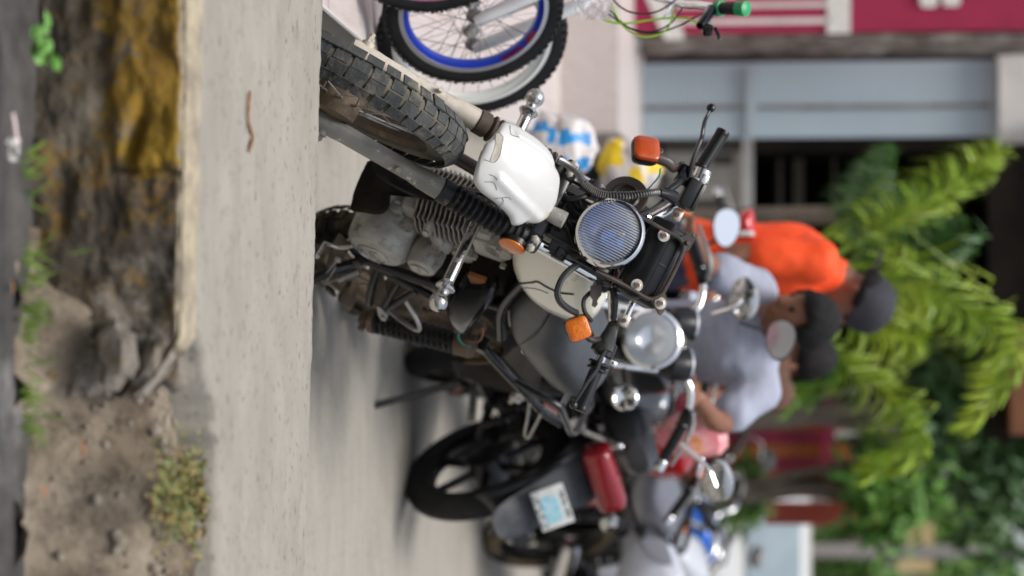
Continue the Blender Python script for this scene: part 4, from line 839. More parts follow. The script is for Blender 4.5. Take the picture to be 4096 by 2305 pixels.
tag(g.build('door_jamb', M_worn, None), 'weathered brown door jamb between the maroon wall and the blue grey shutter', 'door jamb').modifiers.new('s', 'SOLIDIFY').thickness = .04
M_sh = mat('blue grey shutter paint', (.40, .50, .56), (.45, .55, .6), 1.5, .3, .7, .5)
g = MB(); a, b_ = pxy(2572, 255, 14.6), pxy(3995, 560, 14.6); nz = 90
g.grid(lambda u, v: (a[0] + (b_[0] - .02 - a[0]) * v * 1.0, 14.6 + .0012 * math.cos(u * nz * math.pi), a[2] + (b_[2] - a[2]) * u), nz * 2, 2)
sh = tag(g.build('roller_shutter', M_sh), 'closed blue grey metal shutter beside the maroon wall', 'shutter')
wallbox(MB(), 2580, 3960, 420, 436, 14.575, .02).build('seam', mat('rusty seam', (.26, .25, .24), (.17, .14, .12), 5, rough=.7), sh)
wallbox(MB(), 2985, 3030, 262, 552, 14.57, .02).build('lock_bar', mat('pale steel bar', (.4, .48, .52), rough=.5), sh)
tag(wallbox(MB(), 3998, 4300, 205, 575, 14.5, .3).build('lintel_wall', M_wht), 'whitewashed wall above the blue grey shutter', 'wall')
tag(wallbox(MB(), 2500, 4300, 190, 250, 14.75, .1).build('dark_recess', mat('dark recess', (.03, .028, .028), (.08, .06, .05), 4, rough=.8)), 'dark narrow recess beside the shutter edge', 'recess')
M_dark = mat('shadowed hall', (.011, .0095, .008), (.02, .016, .012), 2, rough=.95, spec=.1)  # near-black colour holds the shade under the hall roof
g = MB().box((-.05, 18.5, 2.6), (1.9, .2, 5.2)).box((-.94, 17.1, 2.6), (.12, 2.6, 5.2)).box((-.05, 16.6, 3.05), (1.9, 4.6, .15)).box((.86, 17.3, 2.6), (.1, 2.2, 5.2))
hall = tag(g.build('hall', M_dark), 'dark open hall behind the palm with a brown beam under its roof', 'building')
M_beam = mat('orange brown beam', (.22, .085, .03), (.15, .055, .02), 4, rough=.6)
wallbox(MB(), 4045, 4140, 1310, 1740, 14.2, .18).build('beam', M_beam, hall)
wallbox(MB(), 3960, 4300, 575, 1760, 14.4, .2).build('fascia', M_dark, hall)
M_off = mat('off white louvre', (.5, .48, .43), (.4, .38, .33), 4, rough=.7)
g = MB(); wallbox(g, 2440, 2990, 560, 900, 15.2, .08)
lp = tag(g.build('louvred_partition', M_off), 'off white low partition with a pipe rail and dark slots', 'partition')
g = MB()
for a, b_, c, d in ((2640, 2655, 560, 800), (2668, 2683, 700, 880), (2850, 2930, 620, 660), (2700, 2880, 800, 870), (2600, 2990, 560, 606)): wallbox(g, a, b_, c, d, 15.18, .03)
g.build('slot', mat('slot shadow', (.07, .06, .05), rough=.8), lp)
wallbox(MB(), 2968, 3012, 530, 835, 15.1, .05).build('rail', M_wht, lp)
wallbox(MB(), 2600, 2990, 880, 1100, 15.25, .08).build('panel', mat('grey steel panel', (.2, .19, .18), rough=.6), lp)
g = MB()
for a, b_, c, d in ((3110, 3130, 560, 900), (3175, 3215, 560, 930), (3330, 3345, 600, 800)): wallbox(g, a, b_, c, d, 16.6, .05)
tag(g.build('shelf', mat('beige shelf', (.22, .19, .15), rough=.8)), 'beige shelves inside the dark hall', 'shelf')
# boarded stall on the right
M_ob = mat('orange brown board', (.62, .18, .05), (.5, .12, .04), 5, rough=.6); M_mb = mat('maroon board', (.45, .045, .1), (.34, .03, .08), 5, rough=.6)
stall = empty('wooden_stall', 'orange and maroon boarded stall behind the parked motorcycles', 'stall', loc=(0, 0, 0))
y_ = 16; 
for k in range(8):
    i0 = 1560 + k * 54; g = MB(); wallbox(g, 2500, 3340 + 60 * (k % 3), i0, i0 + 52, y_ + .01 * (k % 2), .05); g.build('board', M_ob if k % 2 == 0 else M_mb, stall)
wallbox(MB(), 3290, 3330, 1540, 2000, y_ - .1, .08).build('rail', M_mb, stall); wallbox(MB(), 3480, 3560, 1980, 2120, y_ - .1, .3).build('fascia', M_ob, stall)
wallbox(MB(), 3060, 3420, 2010, 2100, y_ + .3, .05).build('board', mat('red board', (.35, .06, .03), rough=.6), stall)
M_post = mat('grey post', (.3, .28, .26), (.22, .2, .19), 3, rough=.85)
p0 = pxy(3250, 2203, 21.5); post = tag(MB().tube([(p0[0], 21.5, 0), (p0[0], 21.5, 4.2)], .062, 14).build('utility_post', M_post), 'grey post standing beyond the white van', 'post')
sg = tag(wallbox(MB(), 3590, 3735, 2085, 2290, 21.9, .06).build('sign_board', mat('faded yellow board', (.62, .47, .24), (.55, .4, .2), 4, rough=.7)), 'faded yellow board behind the grey post', 'board')
g = MB(); wallbox(g, 3225, 3235, 2040, 2420, 26, .3); fw_ = MB(); wallbox(fw_, 2700, 3300, 2020, 2800, 27, .2)
tag(fw_.build('garden_wall', mat('brown garden wall', (.22, .16, .11), (.16, .12, .09), 3, rough=.9)), 'brown garden wall far behind the white van', 'wall')

# ------------------------------------------------------------------ sacks
def sack(ix0, ix1, iy0, iy1, d, mats, label, stripes):
    a, b_ = at(ix0, (iy0 + iy1) / 2, d), at(ix1, (iy0 + iy1) / 2, d); W_ = (iy1 - iy0) / FPX * d; H_ = b_[2] - a[2]; secs = []
    for q in range(25):
        t_ = q / 24; k = (1 - abs(2 * t_ - 1) ** 6) ** .5 * (.9 + .1 * math.sin(t_ * 5)); k = max(k, .25 if q else .4)
        secs.append([a + np.array([W_ / 2 * k * math.copysign(abs(math.cos(s)) ** .7, math.cos(s)) + .02 * fbm((t_ * 3, s, 1)), W_ * .35 * k * math.copysign(abs(math.sin(s)) ** .7, math.sin(s)) + .02 * fbm((t_ * 4, s, 7)), H_ * t_ + .02 * fbm((s, t_ * 3, 3))]) for s in np.linspace(0, 2 * math.pi, 28, endpoint=False)])
    o = MB().loft(secs).build('sack', mats, sharp=70)
    for p_ in o.data.polygons: p_.material_index = stripes((p_.center[2] - a[2]) / H_, (p_.center[0] - a[0]) / W_)
    return tag(o, label, 'sack')
M_sw = mat('woven white sack', (.66, .62, .6), (.56, .52, .5), 12, rough=.6); M_sb = mat('blue print', (.02, .3, .68), (.03, .22, .55), 15, rough=.5); M_sy = mat('yellow print', (.8, .56, .01), (.7, .5, .02), 10, rough=.5)
sack(2120, 2382, 450, 720, 8.6, [M_sw, M_sb], 'white woven sack with blue stripes behind the front fender', lambda z, x: int(z < .93 and (lambda x: (.0 < x + .1 * math.sin(z * 4) < .1 or .24 < x + .08 * math.sin(z * 5 + 1) < .44 or .66 < x + .06 * math.sin(z * 5 + 2) < .86))(x + .5) and not (.42 < z < .48)))
sack(2400, 2640, 555, 790, 9.6, [M_sw, M_sy], 'white sack with yellow print behind the faded indicator', lambda z, x: int((z < .4 and .1 < x + .5 + .3 * z < .6) or (.5 < z < .75 and .55 < x + .5 < .8) or (z > .8 and .2 < x + .5 < .6)))

# ------------------------------------------------------------------ simpler motorcycles behind
def colmat(n, c, **k): return mat(n, c, rough=k.pop('rough', .2), coat=k.pop('coat', .5), **k)
def motorcycle(label, anchor, px, psi, lam, delta, tank=(.01, .01, .012), rimc='black', mag=False, rack=False, plate=False, mirrors=True, tall=0, fend=(.012, .012, .013), group='parked motorcycles', d0=(5.5, 16), headlight=True, scale=1.0, mirror_px=(), dusty=False, side=None, sig=None, seatc=None):
    sidem = colmat('side cover paint', side) if side else None; seatm = colmat('pale seat vinyl', seatc, rough=.4) if seatc else K['seat']
    A = lean_axes(psi, lam) * scale; lo, hi = d0
    for _ in range(60):                         # find the distance at which the wheels stand on the road
        d = (lo + hi) / 2; z = (at(*px, d) - A @ np.asarray(anchor))[2]
        if z > 0: lo = d
        else: hi = d
    o = at(*px, d) - A @ np.asarray(anchor); r = empty('motorcycle', label, 'motorcycle', m4(A, o), group=group)
    so_, sa = np.array([-.27, 0, .79]), steer_axes(delta, .45)
    T = lambda x, y, z: so_ + sa @ np.array([x, y, z])
    tm = colmat('tank paint', tank); fm = colmat('fender paint', fend, rough=.35)
    ax0 = T(.03, 0, -.56); sy_, sx_, sz_ = sa[:, 1], sa[:, 0], sa[:, 2]
    for c, ax, w_ in ((ax0, sy_, .085), (np.array([-1.25, 0, .3]), Y, .105)):
        wl = MB().lathe(c, ax, [(.02, -.06), (.07, -.05), (.075, .05), (.02, .06)], 20).build('wheel', K['black'], r)
        g = MB(); tyre(g, c, ax, .31, w_ * 1.1, .07, n=48); g.build('tyre', K['rubberbrown'] if dusty else K['rubberblack'], wl)
        g = MB(); rim(g, c, ax, .235, .06, .03, 48)
        if mag:
            u, v = basis(ax)
            for q in range(6):
                a = q * math.pi / 3; rd = u * math.cos(a) + v * math.sin(a); tg = np.cross(ax, rd); g.box(c + rd * .14, (.03, .16, .022), np.stack([tg, rd, ax], 1), .006)
        g.build('rim', K['black'] if rimc == 'black' else K['chrome'], wl)
        if not mag: g = MB(); spokes(g, c, ax, .06, .22, .035, 28, .002); g.build('spoke', K['steel'], wl)
    for s_ in (1, -1):
        g = MB().tube([T(.03, s_ * .09, -.56), T(0, s_ * .09, -.26)], .024, 12).tube([T(0, s_ * .09, -.26), T(0, s_ * .09, .2)], .016, 12); g.build('fork_leg', K['chrome'], r)
    g = MB()
    for zz in (0, .18): g.box(T(-.01, 0, zz), (.06, .22, .03), sa, .008)
    g.build('fork_clamp', K['blackpaint'], r)
    g = MB().grid(lambda u, v: ax0 + .33 * (sx_ * math.cos(.3 + 2.1 * u) + sz_ * math.sin(.3 + 2.1 * u)) + sy_ * (v - .5) * .13 - (sx_ * math.cos(.3 + 2.1 * u) + sz_ * math.sin(.3 + 2.1 * u)) * .04 * (2 * v - 1) ** 2, 20, 6); f_ = g.build('front_fender', fm, r); f_.modifiers.new('s', 'SOLIDIFY').thickness = .005
    if headlight:
        hf = sa @ np.array([math.cos(.45), 0, -math.sin(.45)]); h_ = T(.1, 0, .1)
        hl_ = MB().lathe(h_, hf, [(.02, -.12), (.06, -.1), (.085, -.03), (.092, -.01), (.096, 0), (.094, .012), (.084, .02), (.08, .014)], 36, cap=False).build('headlight', K['chrome'], r)
        MB().lathe(h_, hf, [(.08, .01), (.055, -.025), (.02, -.045), (0, -.045)], 30, cap=False).build('reflector', K['reflector'], hl_)
        le = MB().lathe((0, 0, 0), X, [(.081, .014), (.06, .026), (.03, .032), (.001, .034)], 30, cap=False).build('lens', K['lens'], hl_); le.matrix_local = m4(np.stack([hf, sa[:, 1], np.cross(hf, sa[:, 1])], 1), h_)
        g = MB()
        for s_ in (1, -1): g.lathe(T(.02, s_ * .065, .225), nrm(-hf * .45 + Z * .85), [(.03, -.05), (.05, -.03), (.054, .02), (.05, .034), (0, .036)], 20)
        g.box(T(.02, 0, .21), (.06, .13, .06), sa, .015); ic = g.build('instruments', K['black'], r)
        g = MB()
        for s_ in (1, -1): g.lathe(T(.02, s_ * .065, .225), nrm(-hf * .45 + Z * .85), [(.05, .028), (.056, .03), (.056, .036), (.05, .038)], 20)
        g.build('dial_rim', K['chrome'], ic)
    br = [T(-.04, 0, .23), T(-.04, .06, .235), T(-.03, .13, .3 + tall), T(-.06, .24, .31 + tall), T(-.11, .37, .27 + tall)]
    br = [so_ + sa @ ((sa.T @ (p_ - so_)) * np.array([1, -1, 1])) for p_ in br[:0:-1]] + br
    hb_ = MB().tube(br, .0125, 12, sm=4).build('handlebar', K['chrome'], r)
    for s_ in (1, -1):
        a, b_ = T(-.065, s_ * .255, .305 + tall), T(-.112, s_ * .385, .265 + tall); d_ = nrm(b_ - a); L_ = np.linalg.norm(b_ - a)
        MB().lathe(a, d_, [(.024, -.004), (.024, .004), (.018, .008), (.018, L_ - .02), (.018, L_ - .018)], 16).lathe(a, d_, [(.02, -.06), (.024, -.055), (.024, -.015), (.02, -.01)], 14).build('grip', K['black'], hb_)
        MB().lathe(a, d_, [(.016, L_ - .018), (.019, L_ - .014), (.019, L_ + .02), (.0, L_ + .022)], 16).build('bar_end', K['chrome'], hb_)
        MB().tube([T(-.01, s_ * .215, .31 + tall), T(.02, s_ * .27, .3 + tall), T(-.02, s_ * .385, .262 + tall)], [.009, .008, .006], 8, sm=3).build('lever', K['steel'], hb_)
        MB().tube([T(0, s_ * .07, .05), T(.03, s_ * .17, .06)], .008, 8).build('signal_stalk', K['blackpaint'], r)
        (MB().box(T(.04, s_ * .19, .06), (.05, .06, .06), sa, .02, 3) if not sig else MB().lathe(T(.03, s_ * .19, .06), hf, [(.01, -.04), (.034, -.02), (.042, .01), (.036, .016), (.03, .002), (0, -.004)], 20)).build('turn_signal', K[sig or 'orange'], r)
        if mirrors:
            q0, q1, q2 = T(-.06, s_ * .21, .32 + tall), T(-.03, s_ * .26, .44 + tall), T(-.06, s_ * .35, .46 + tall)
            mi = MB().tube([q0, q1, q2, q2 + sz_ * .02], .006, 8).build('mirror', K['chrome'], r)
            mf = nrm(-X + Y * (-s_ * .25) + Z * .1); u, v = nrm(np.cross(Z, mf)), Z; mc = q2 + sz_ * .045
            el = [mc + u * .075 * math.cos(k) + v * .052 * math.sin(k) for k in np.linspace(0, 2 * math.pi, 26, endpoint=False)]
            MB().puff(el, -mf, [(0, -.002), (.02, .004), (.12, .016), (.5, .028), (1, .03)], [(0, .004), (.04, .004)]).build('mirror_shell', colmat('mirror shell', (.2, .19, .18), rough=.3) if mirrors != 'chrome' else K['chrome'], mi)
            MB().puff([mc + (p_ - mc) * .93 for p_ in el], mf, [(0, .006), (1, .006)], [(0, .0), (1, .0)]).build('mirror_glass', K['reflector'], mi)
    for (mp, md, mface, mst) in mirror_px:
        A1_ = lambda p_: A.T @ (p_ - o) / scale ** 2
        mc = A1_(at(*mp, md)); q0 = A1_(at(*mst, md)); mf = nrm(A.T @ np.array(mface)); mi = MB().tube([q0, (q0 + mc) / 2 + np.array([0, 0, .03]) - mf * .03, mc - mf * .03], .0065, 8, sm=3).build('mirror', K['chrome'] if mface[1] > 0 else K['blackpaint'], r)
        u = nrm(np.cross(Z, mf)); v = np.cross(mf, u); el = [mc + u * .07 * math.cos(k) * (1 + .15 * math.cos(k)) + v * .05 * math.sin(k) for k in np.linspace(0, 2 * math.pi, 26, endpoint=False)]
        MB().puff(el, -mf, [(0, -.002), (.02, .004), (.12, .016), (.5, .026), (1, .028)], [(0, .004), (.04, .004)]).build('mirror_shell', K['chromeold'] if mface[1] > 0 else K['black'], mi)
        MB().puff([mc + (p_ - mc) * .93 for p_ in el], mf, [(0, .006), (1, .006)], [(0, .0), (1, .0)]).build('mirror_glass', K['reflector'], mi)
    ks = [(-.34, .04, .83, .9), (-.38, .09, .78, .96), (-.5, .135, .74, 1.0), (-.62, .14, .75, 1.0), (-.74, .11, .78, .95), (-.83, .06, .8, .89)]
    tk_ = MB().loft([sec(*k) for k in lerpsec(ks, 4)]).build('fuel_tank', tm, r, sharp=60)
    MB().lathe((-.56, 0, .985), Z, [(.04, 0), (.04, .02), (0, .025)], 18).build('tank_cap', K['chrome'], tk_)
    ks = [(-.74, .06, .77, .84), (-.78, .1, .74, .865), (-.95, .13, .71, .86), (-1.15, .135, .72, .89), (-1.32, .12, .77, .91), (-1.42, .06, .82, .89)]
    MB().loft([sec(*k) for k in lerpsec(ks, 4)]).build('seat', seatm, r, sharp=60)
    g = MB().lathe((-.62, -.12, .36), Y, [(.08, 0), (.11, .02), (.11, .2), (.1, .23), (.06, .25)], 26).box((-.7, 0, .36), (.26, .2, .17), None, .03); eg = g.build('engine', K['blackpaint'], r)
    g = MB().lathe((-.53, 0, .44), nrm((.15, 0, 1)), [(.05, 0), (.05, .2)], 14)
    for i in range(9): g.box(np.array([-.525, 0, .47]) + nrm((.15, 0, 1)) * i * .018, (.13, .14, .005))
    g.build('cylinder', K['alufin'], eg)
    g = MB().tube([(-.34, 0, .78), (-.44, 0, .4), (-.5, 0, .25), (-.8, 0, .24)], .016, 10, sm=4)
    for s_ in (1, -1): g.tube([(-.4, s_ * .04, .78), (-.8, s_ * .11, .7), (-1.3, s_ * .12, .74)], .013, 8, sm=3).tube([(-.85, s_ * .1, .7), (-.86, s_ * .1, .28)], .014, 8).tube([(-.85, s_ * .08, .3), (-1.25, s_ * .11, .3)], .018, 8)
    g.build('frame', K['blackpaint'], r)
    for s_ in (1, -1):
        sh_ = MB().tube([(-1.22, s_ * .14, .31), (-1.12, s_ * .14, .68)], .012, 8).build('shock_absorber', K['blackpaint'], r); MB().coil((-1.21, s_ * .14, .36), (-1.13, s_ * .14, .64), .027, .006, 11, 6, 12).build('spring', K['blackpaint'], sh_)
        MB().box((-.9, s_ * .13, .58), (.3, .03, .2), None, .012, 3).build('side_cover', sidem or tm, r)
        MB().tube([(-.82, s_ * .14, .3), (-.82, s_ * .24, .3)], .014, 10).build('footpeg', K['rubber'], r)
    MB().tube([(-.45, -.05, .62), (-.38, -.08, .52), (-.45, -.13, .3), (-.8, -.16, .26)], .018, 10, sm=4).tube([(-.8, -.16, .26), (-.9, -.165, .27), (-1.45, -.18, .38), (-1.5, -.18, .39)], [.02, .042, .045, .03], 16).build('exhaust', K['blackpaint'] if plate else K['chrome'], r)
    g = MB().grid(lambda u, v: np.array([-1.25, 0, .3]) + np.array([.345 * math.cos(1.3 + u * 1.7), (v - .5) * .16, .345 * math.sin(1.3 + u * 1.7) + .07 * (1 - u) - .04 * (2 * v - 1) ** 2]), 24, 6); f_ = g.build('rear_fender', fm, r); f_.modifiers.new('s', 'SOLIDIFY').thickness = .005
    if rack:
        pth = [(-1.0, .13, .78), (-1.25, .15, .9), (-1.5, .15, .93), (-1.55, .12, .93), (-1.55, -.12, .93), (-1.5, -.15, .93), (-1.25, -.15, .9), (-1.0, -.13, .78)]
        MB().tube(pth, .012, 10).tube([(-1.42, .15, .925), (-1.42, -.15, .925)], .01, 8).tube([(-1.5, .15, .93), (-1.4, .14, .76), (-1.3, .12, .72)], .011, 8, sm=2).build('carrier', K['chrome'], r)
    elif not plate: MB().tube([(-1.1, .12, .78), (-1.4, .13, .9), (-1.52, .08, .93), (-1.52, -.08, .93), (-1.4, -.13, .9), (-1.1, -.12, .78)], .012, 10, sm=3).build('grab_rail', K['blackgloss'], r)
    (MB().box((-1.49, 0, .755), (.09, .19, .09), None, .03, 3) if not plate else MB().box((-1.51, 0, .745), (.1, .25, .1), None, .03, 3)).build('tail_light', K['redlens'], r)
    if plate:
        c = np.array([-1.64, 0, .57]); Bq = np.stack([-Y, nrm((.3, 0, 1)), nrm((-1, 0, .3))], 1)
        fl = MB().puff([np.array(p_) for p_ in ((-1.46, .08, .72), (-1.46, -.08, .72), (-1.58, -.08, .54), (-1.68, -.065, .40), (-1.70, 0, .37), (-1.68, .065, .40), (-1.58, .08, .54))], nrm((-1, 0, -.4)), [(0, 0), (.2, .012), (1, .02)], [(0, .006), (1, .004)], smooth=3).build('mudguard_flap', mat('dusty flap', (.03, .033, .04), (.12, .12, .125), 5, .5, .7, rough=.6), r)
        pl_ = MB().box(c, (.155, .115, .004), Bq, .001).build('number_plate', mat('plate white', (.62, .64, .62), (.5, .5, .48), 30, rough=.4), r)
        MB().box(c + Bq @ np.array([.005, -.005, .003]), (.10, .06, .002), Bq).build('plate_emblem', mat('pale blue emblem', (.2, .5, .62), (.45, .58, .62), 60, rough=.5), pl_)
        PC = mat('dark characters', (.1, .12, .14), (.6, .62, .6), 75, .46, .54, rough=.6)
        for yy, hh, ww in ((-.043, .022, .14), (.046, .014, .11)): MB().box(c + Bq @ np.array([0, yy, .003]), (ww, hh, .002), Bq).build('plate_lettering', PC, pl_)
        for s_ in (1, -1): MB().lathe((-1.46, s_ * .2, .70), -X, [(.02, -.03), (.034, 0), (.03, .025), (0, .035)], 18).build('turn_signal', K['chromeold'], r)
    MB().tube([(-.6, .14, .28), (-.55, .24, .01)], .012, 8).build('side_stand', K['blackpaint'], r)
    return r, A, o
b2m, A2, o2 = motorcycle('black motorcycle with a large chrome headlight, chrome carrier and oval mirrors', (-.16, 0, .90), (2576, 1328), .17, .06, .12, tank=(.012, .013, .016), mag=True, mirrors=False, d0=(6, 9), sig='chrome', mirror_px=(((2975, 1205), 7.7, (.15, .9, .2), (2850, 1255)), ((2872, 1935), 7.5, (-.2, .9, .2), (2725, 1775))))
motorcycle('motorcycle seen from behind, with red tail light and white number plate', (-1.25, 0, .30), (1955, 1865), math.pi - .45, .25, -.2, tank=(.012, .012, .014), plate=True, mag=True, d0=(6.5, 12), mirrors=False)
b3m = bpy.context.scene.objects[len(bpy.context.scene.objects) - 1]; b3m = [o_ for o_ in COL.objects if o_.type == 'EMPTY' and str(o_.get('label', '')).startswith('motorcycle seen from behind')][0]
motorcycle('red motorcycle with bags on it, half hidden by the black one', (-.3, 0, .92), (2700, 1640), .5, .15, .2, tank=(.4, .01, .012), d0=(7.5, 11), mirrors=False, seatc=(.12, .12, .14))
motorcycle('blue and white motorcycle at the right edge beyond the silver tank', (-.55, 0, .9), (2800, 2175), 1.0, .15, .3, tank=(.01, .16, .72), fend=(.7, .7, .72), d0=(9, 15), mirrors=False, headlight=False, side=(.7, .72, .75))
motorcycle('dark motorcycle with a round black mirror in front of the wooden stall', (-.3, 0, .95), (2930, 1560), .4, .1, .1, tank=(.02, .02, .03), d0=(9, 15), mirror_px=(((3125, 1350), 7.9, (-.25, -1, -.12), (2960, 1290)),))
motorcycle('motorcycle with a white nose cowl and navy tank near the stall', (-.3, 0, .95), (2900, 1960), .45, .12, .15, tank=(.01, .015, .1), fend=(.75, .75, .75), d0=(10, 16))
motorcycle('motorcycle held by the man in the orange shirt', (-.3, 0, .95), (2790, 1010), .45, .1, .1, tank=(.3, .02, .02), d0=(8, 12), mirrors=False, mirror_px=(((2905, 900), 8.3, (.05, -1, .35), (2820, 985)),))
# silver fairing of the motorcycle seen from behind stands up at the right edge: its tank and side panel
def loose(name, mb, mt, label, cat): return tag(mb.build(name, mt), label, cat)
M_silver = colmat('silver panel', (.5, .52, .58), rough=.3); 
g = MB().puff([at(a, b_, 10.4) for a, b_ in ((2480, 2420), (2500, 2240), (2530, 2130), (2600, 2030), (2640, 2060), (2700, 2200), (2750, 2420))], nrm((.2, -1, .4)), [(0, 0), (.06, .03), (.3, .06), (1, .08)], [(0, .05), (.3, .1), (1, .12)], smooth=3)
b4m = motorcycle('silver motorcycle with a dusty brown wheel, cut off by the right edge', (-1.25, 0, .3), (2200, 2130), math.pi + .5, .2, -.2, tank=(.5, .52, .56), mag=True, d0=(8, 14), mirrors=False, headlight=False, dusty=True)[0]
bpy.context.view_layer.update()
def adopt(o_, par): o_.parent = par; o_.matrix_parent_inverse = par.matrix_world.inverted(); return o_
sv = adopt(g.build('side_panel', M_silver), b4m)
adopt(MB().tube([at(2462, 1760, 10.3), at(2500, 1930, 10.3), at(2540, 2105, 10.3), at(2575, 2150, 10.3)], .014, 10, sm=3).build('grab_rail', K['blackgloss']), b4m)
CAR = [at(2270, 1700, 8.35), at(2380, 1742, 8.33), at(2470, 1782, 8.3), at(2492, 1775, 8.32), at(2510, 1730, 8.36), at(2560, 1597, 8.6)]
adopt(MB().tube(CAR, .0135, 10, sm=4).tube([at(2437, 1772, 8.3), at(2505, 1597, 8.6)], .011, 8).build('carrier', K['chrome']), b3m)
MB().puff([at(a, b_, 10.32) for a, b_ in ((2560, 2160), (2605, 2080), (2665, 2170), (2690, 2260), (2620, 2240))], nrm((.2, -1, .4)), [(0, .0), (.1, .012), (1, .014)], [(0, .06), (1, .06)], smooth=3).build('inset', colmat('grey inset', (.25, .25, .29), rough=.4), sv)
g = MB().ball((0, 0, 0), 1, 24); g.v = [tuple(np.array(p_) * (.085, .06, .12) * (1 + .25 * fbm(np.array(p_) * 1.7, 1, 4))) for p_ in g.v]
bag = g.build('plastic_bag', mat('pink plastic bag', (.75, .22, .25), (.8, .45, .45), 9, rough=.3, dirt=(.7, .25, .03), dscale=7, dlo=.55, dhi=.62), sharp=20); bag.location = at(2770, 1745, 8.3); tag(bag, 'pink plastic bag hanging on the red motorcycle', 'bag')
g = MB().ball((0, 0, 0), 1, 20); g.v = [tuple(np.array(p_) * (.055, .05, .04) * (1 + .2 * fbm(np.array(p_) * 1.7 + 4, 1, 3))) for p_ in g.v]
bag = g.build('plastic_bag', mat('red plastic bag', (.5, .02, .05), (.65, .15, .2), 9, rough=.3), sharp=20); bag.location = at(2745, 1630, 8.4); tag(bag, 'red plastic bag beside the pink one', 'bag')
g = MB().puff([at(a, b_, 8.8) for a, b_ in ((2940, 930), (2945, 870), (2990, 835), (3015, 850), (3020, 940), (2990, 950))], -Y, [(0, 0), (.2, .03), (1, .05)], [(0, .03), (1, .05)], smooth=2)
h_ = loose('shoulder_bag', g, colmat('red fabric', (.5, .012, .02), rough=.5), 'red bag with a white hem behind the back of the orange shirt', 'bag')
MB().puff([at(a, b_, 8.72) for a, b_ in ((2945, 945), (2950, 925), (3015, 925), (3020, 945))], -Y, [(0, .02), (1, .03)], [(0, 0), (1, 0)]).build('hem', M_wht, h_)

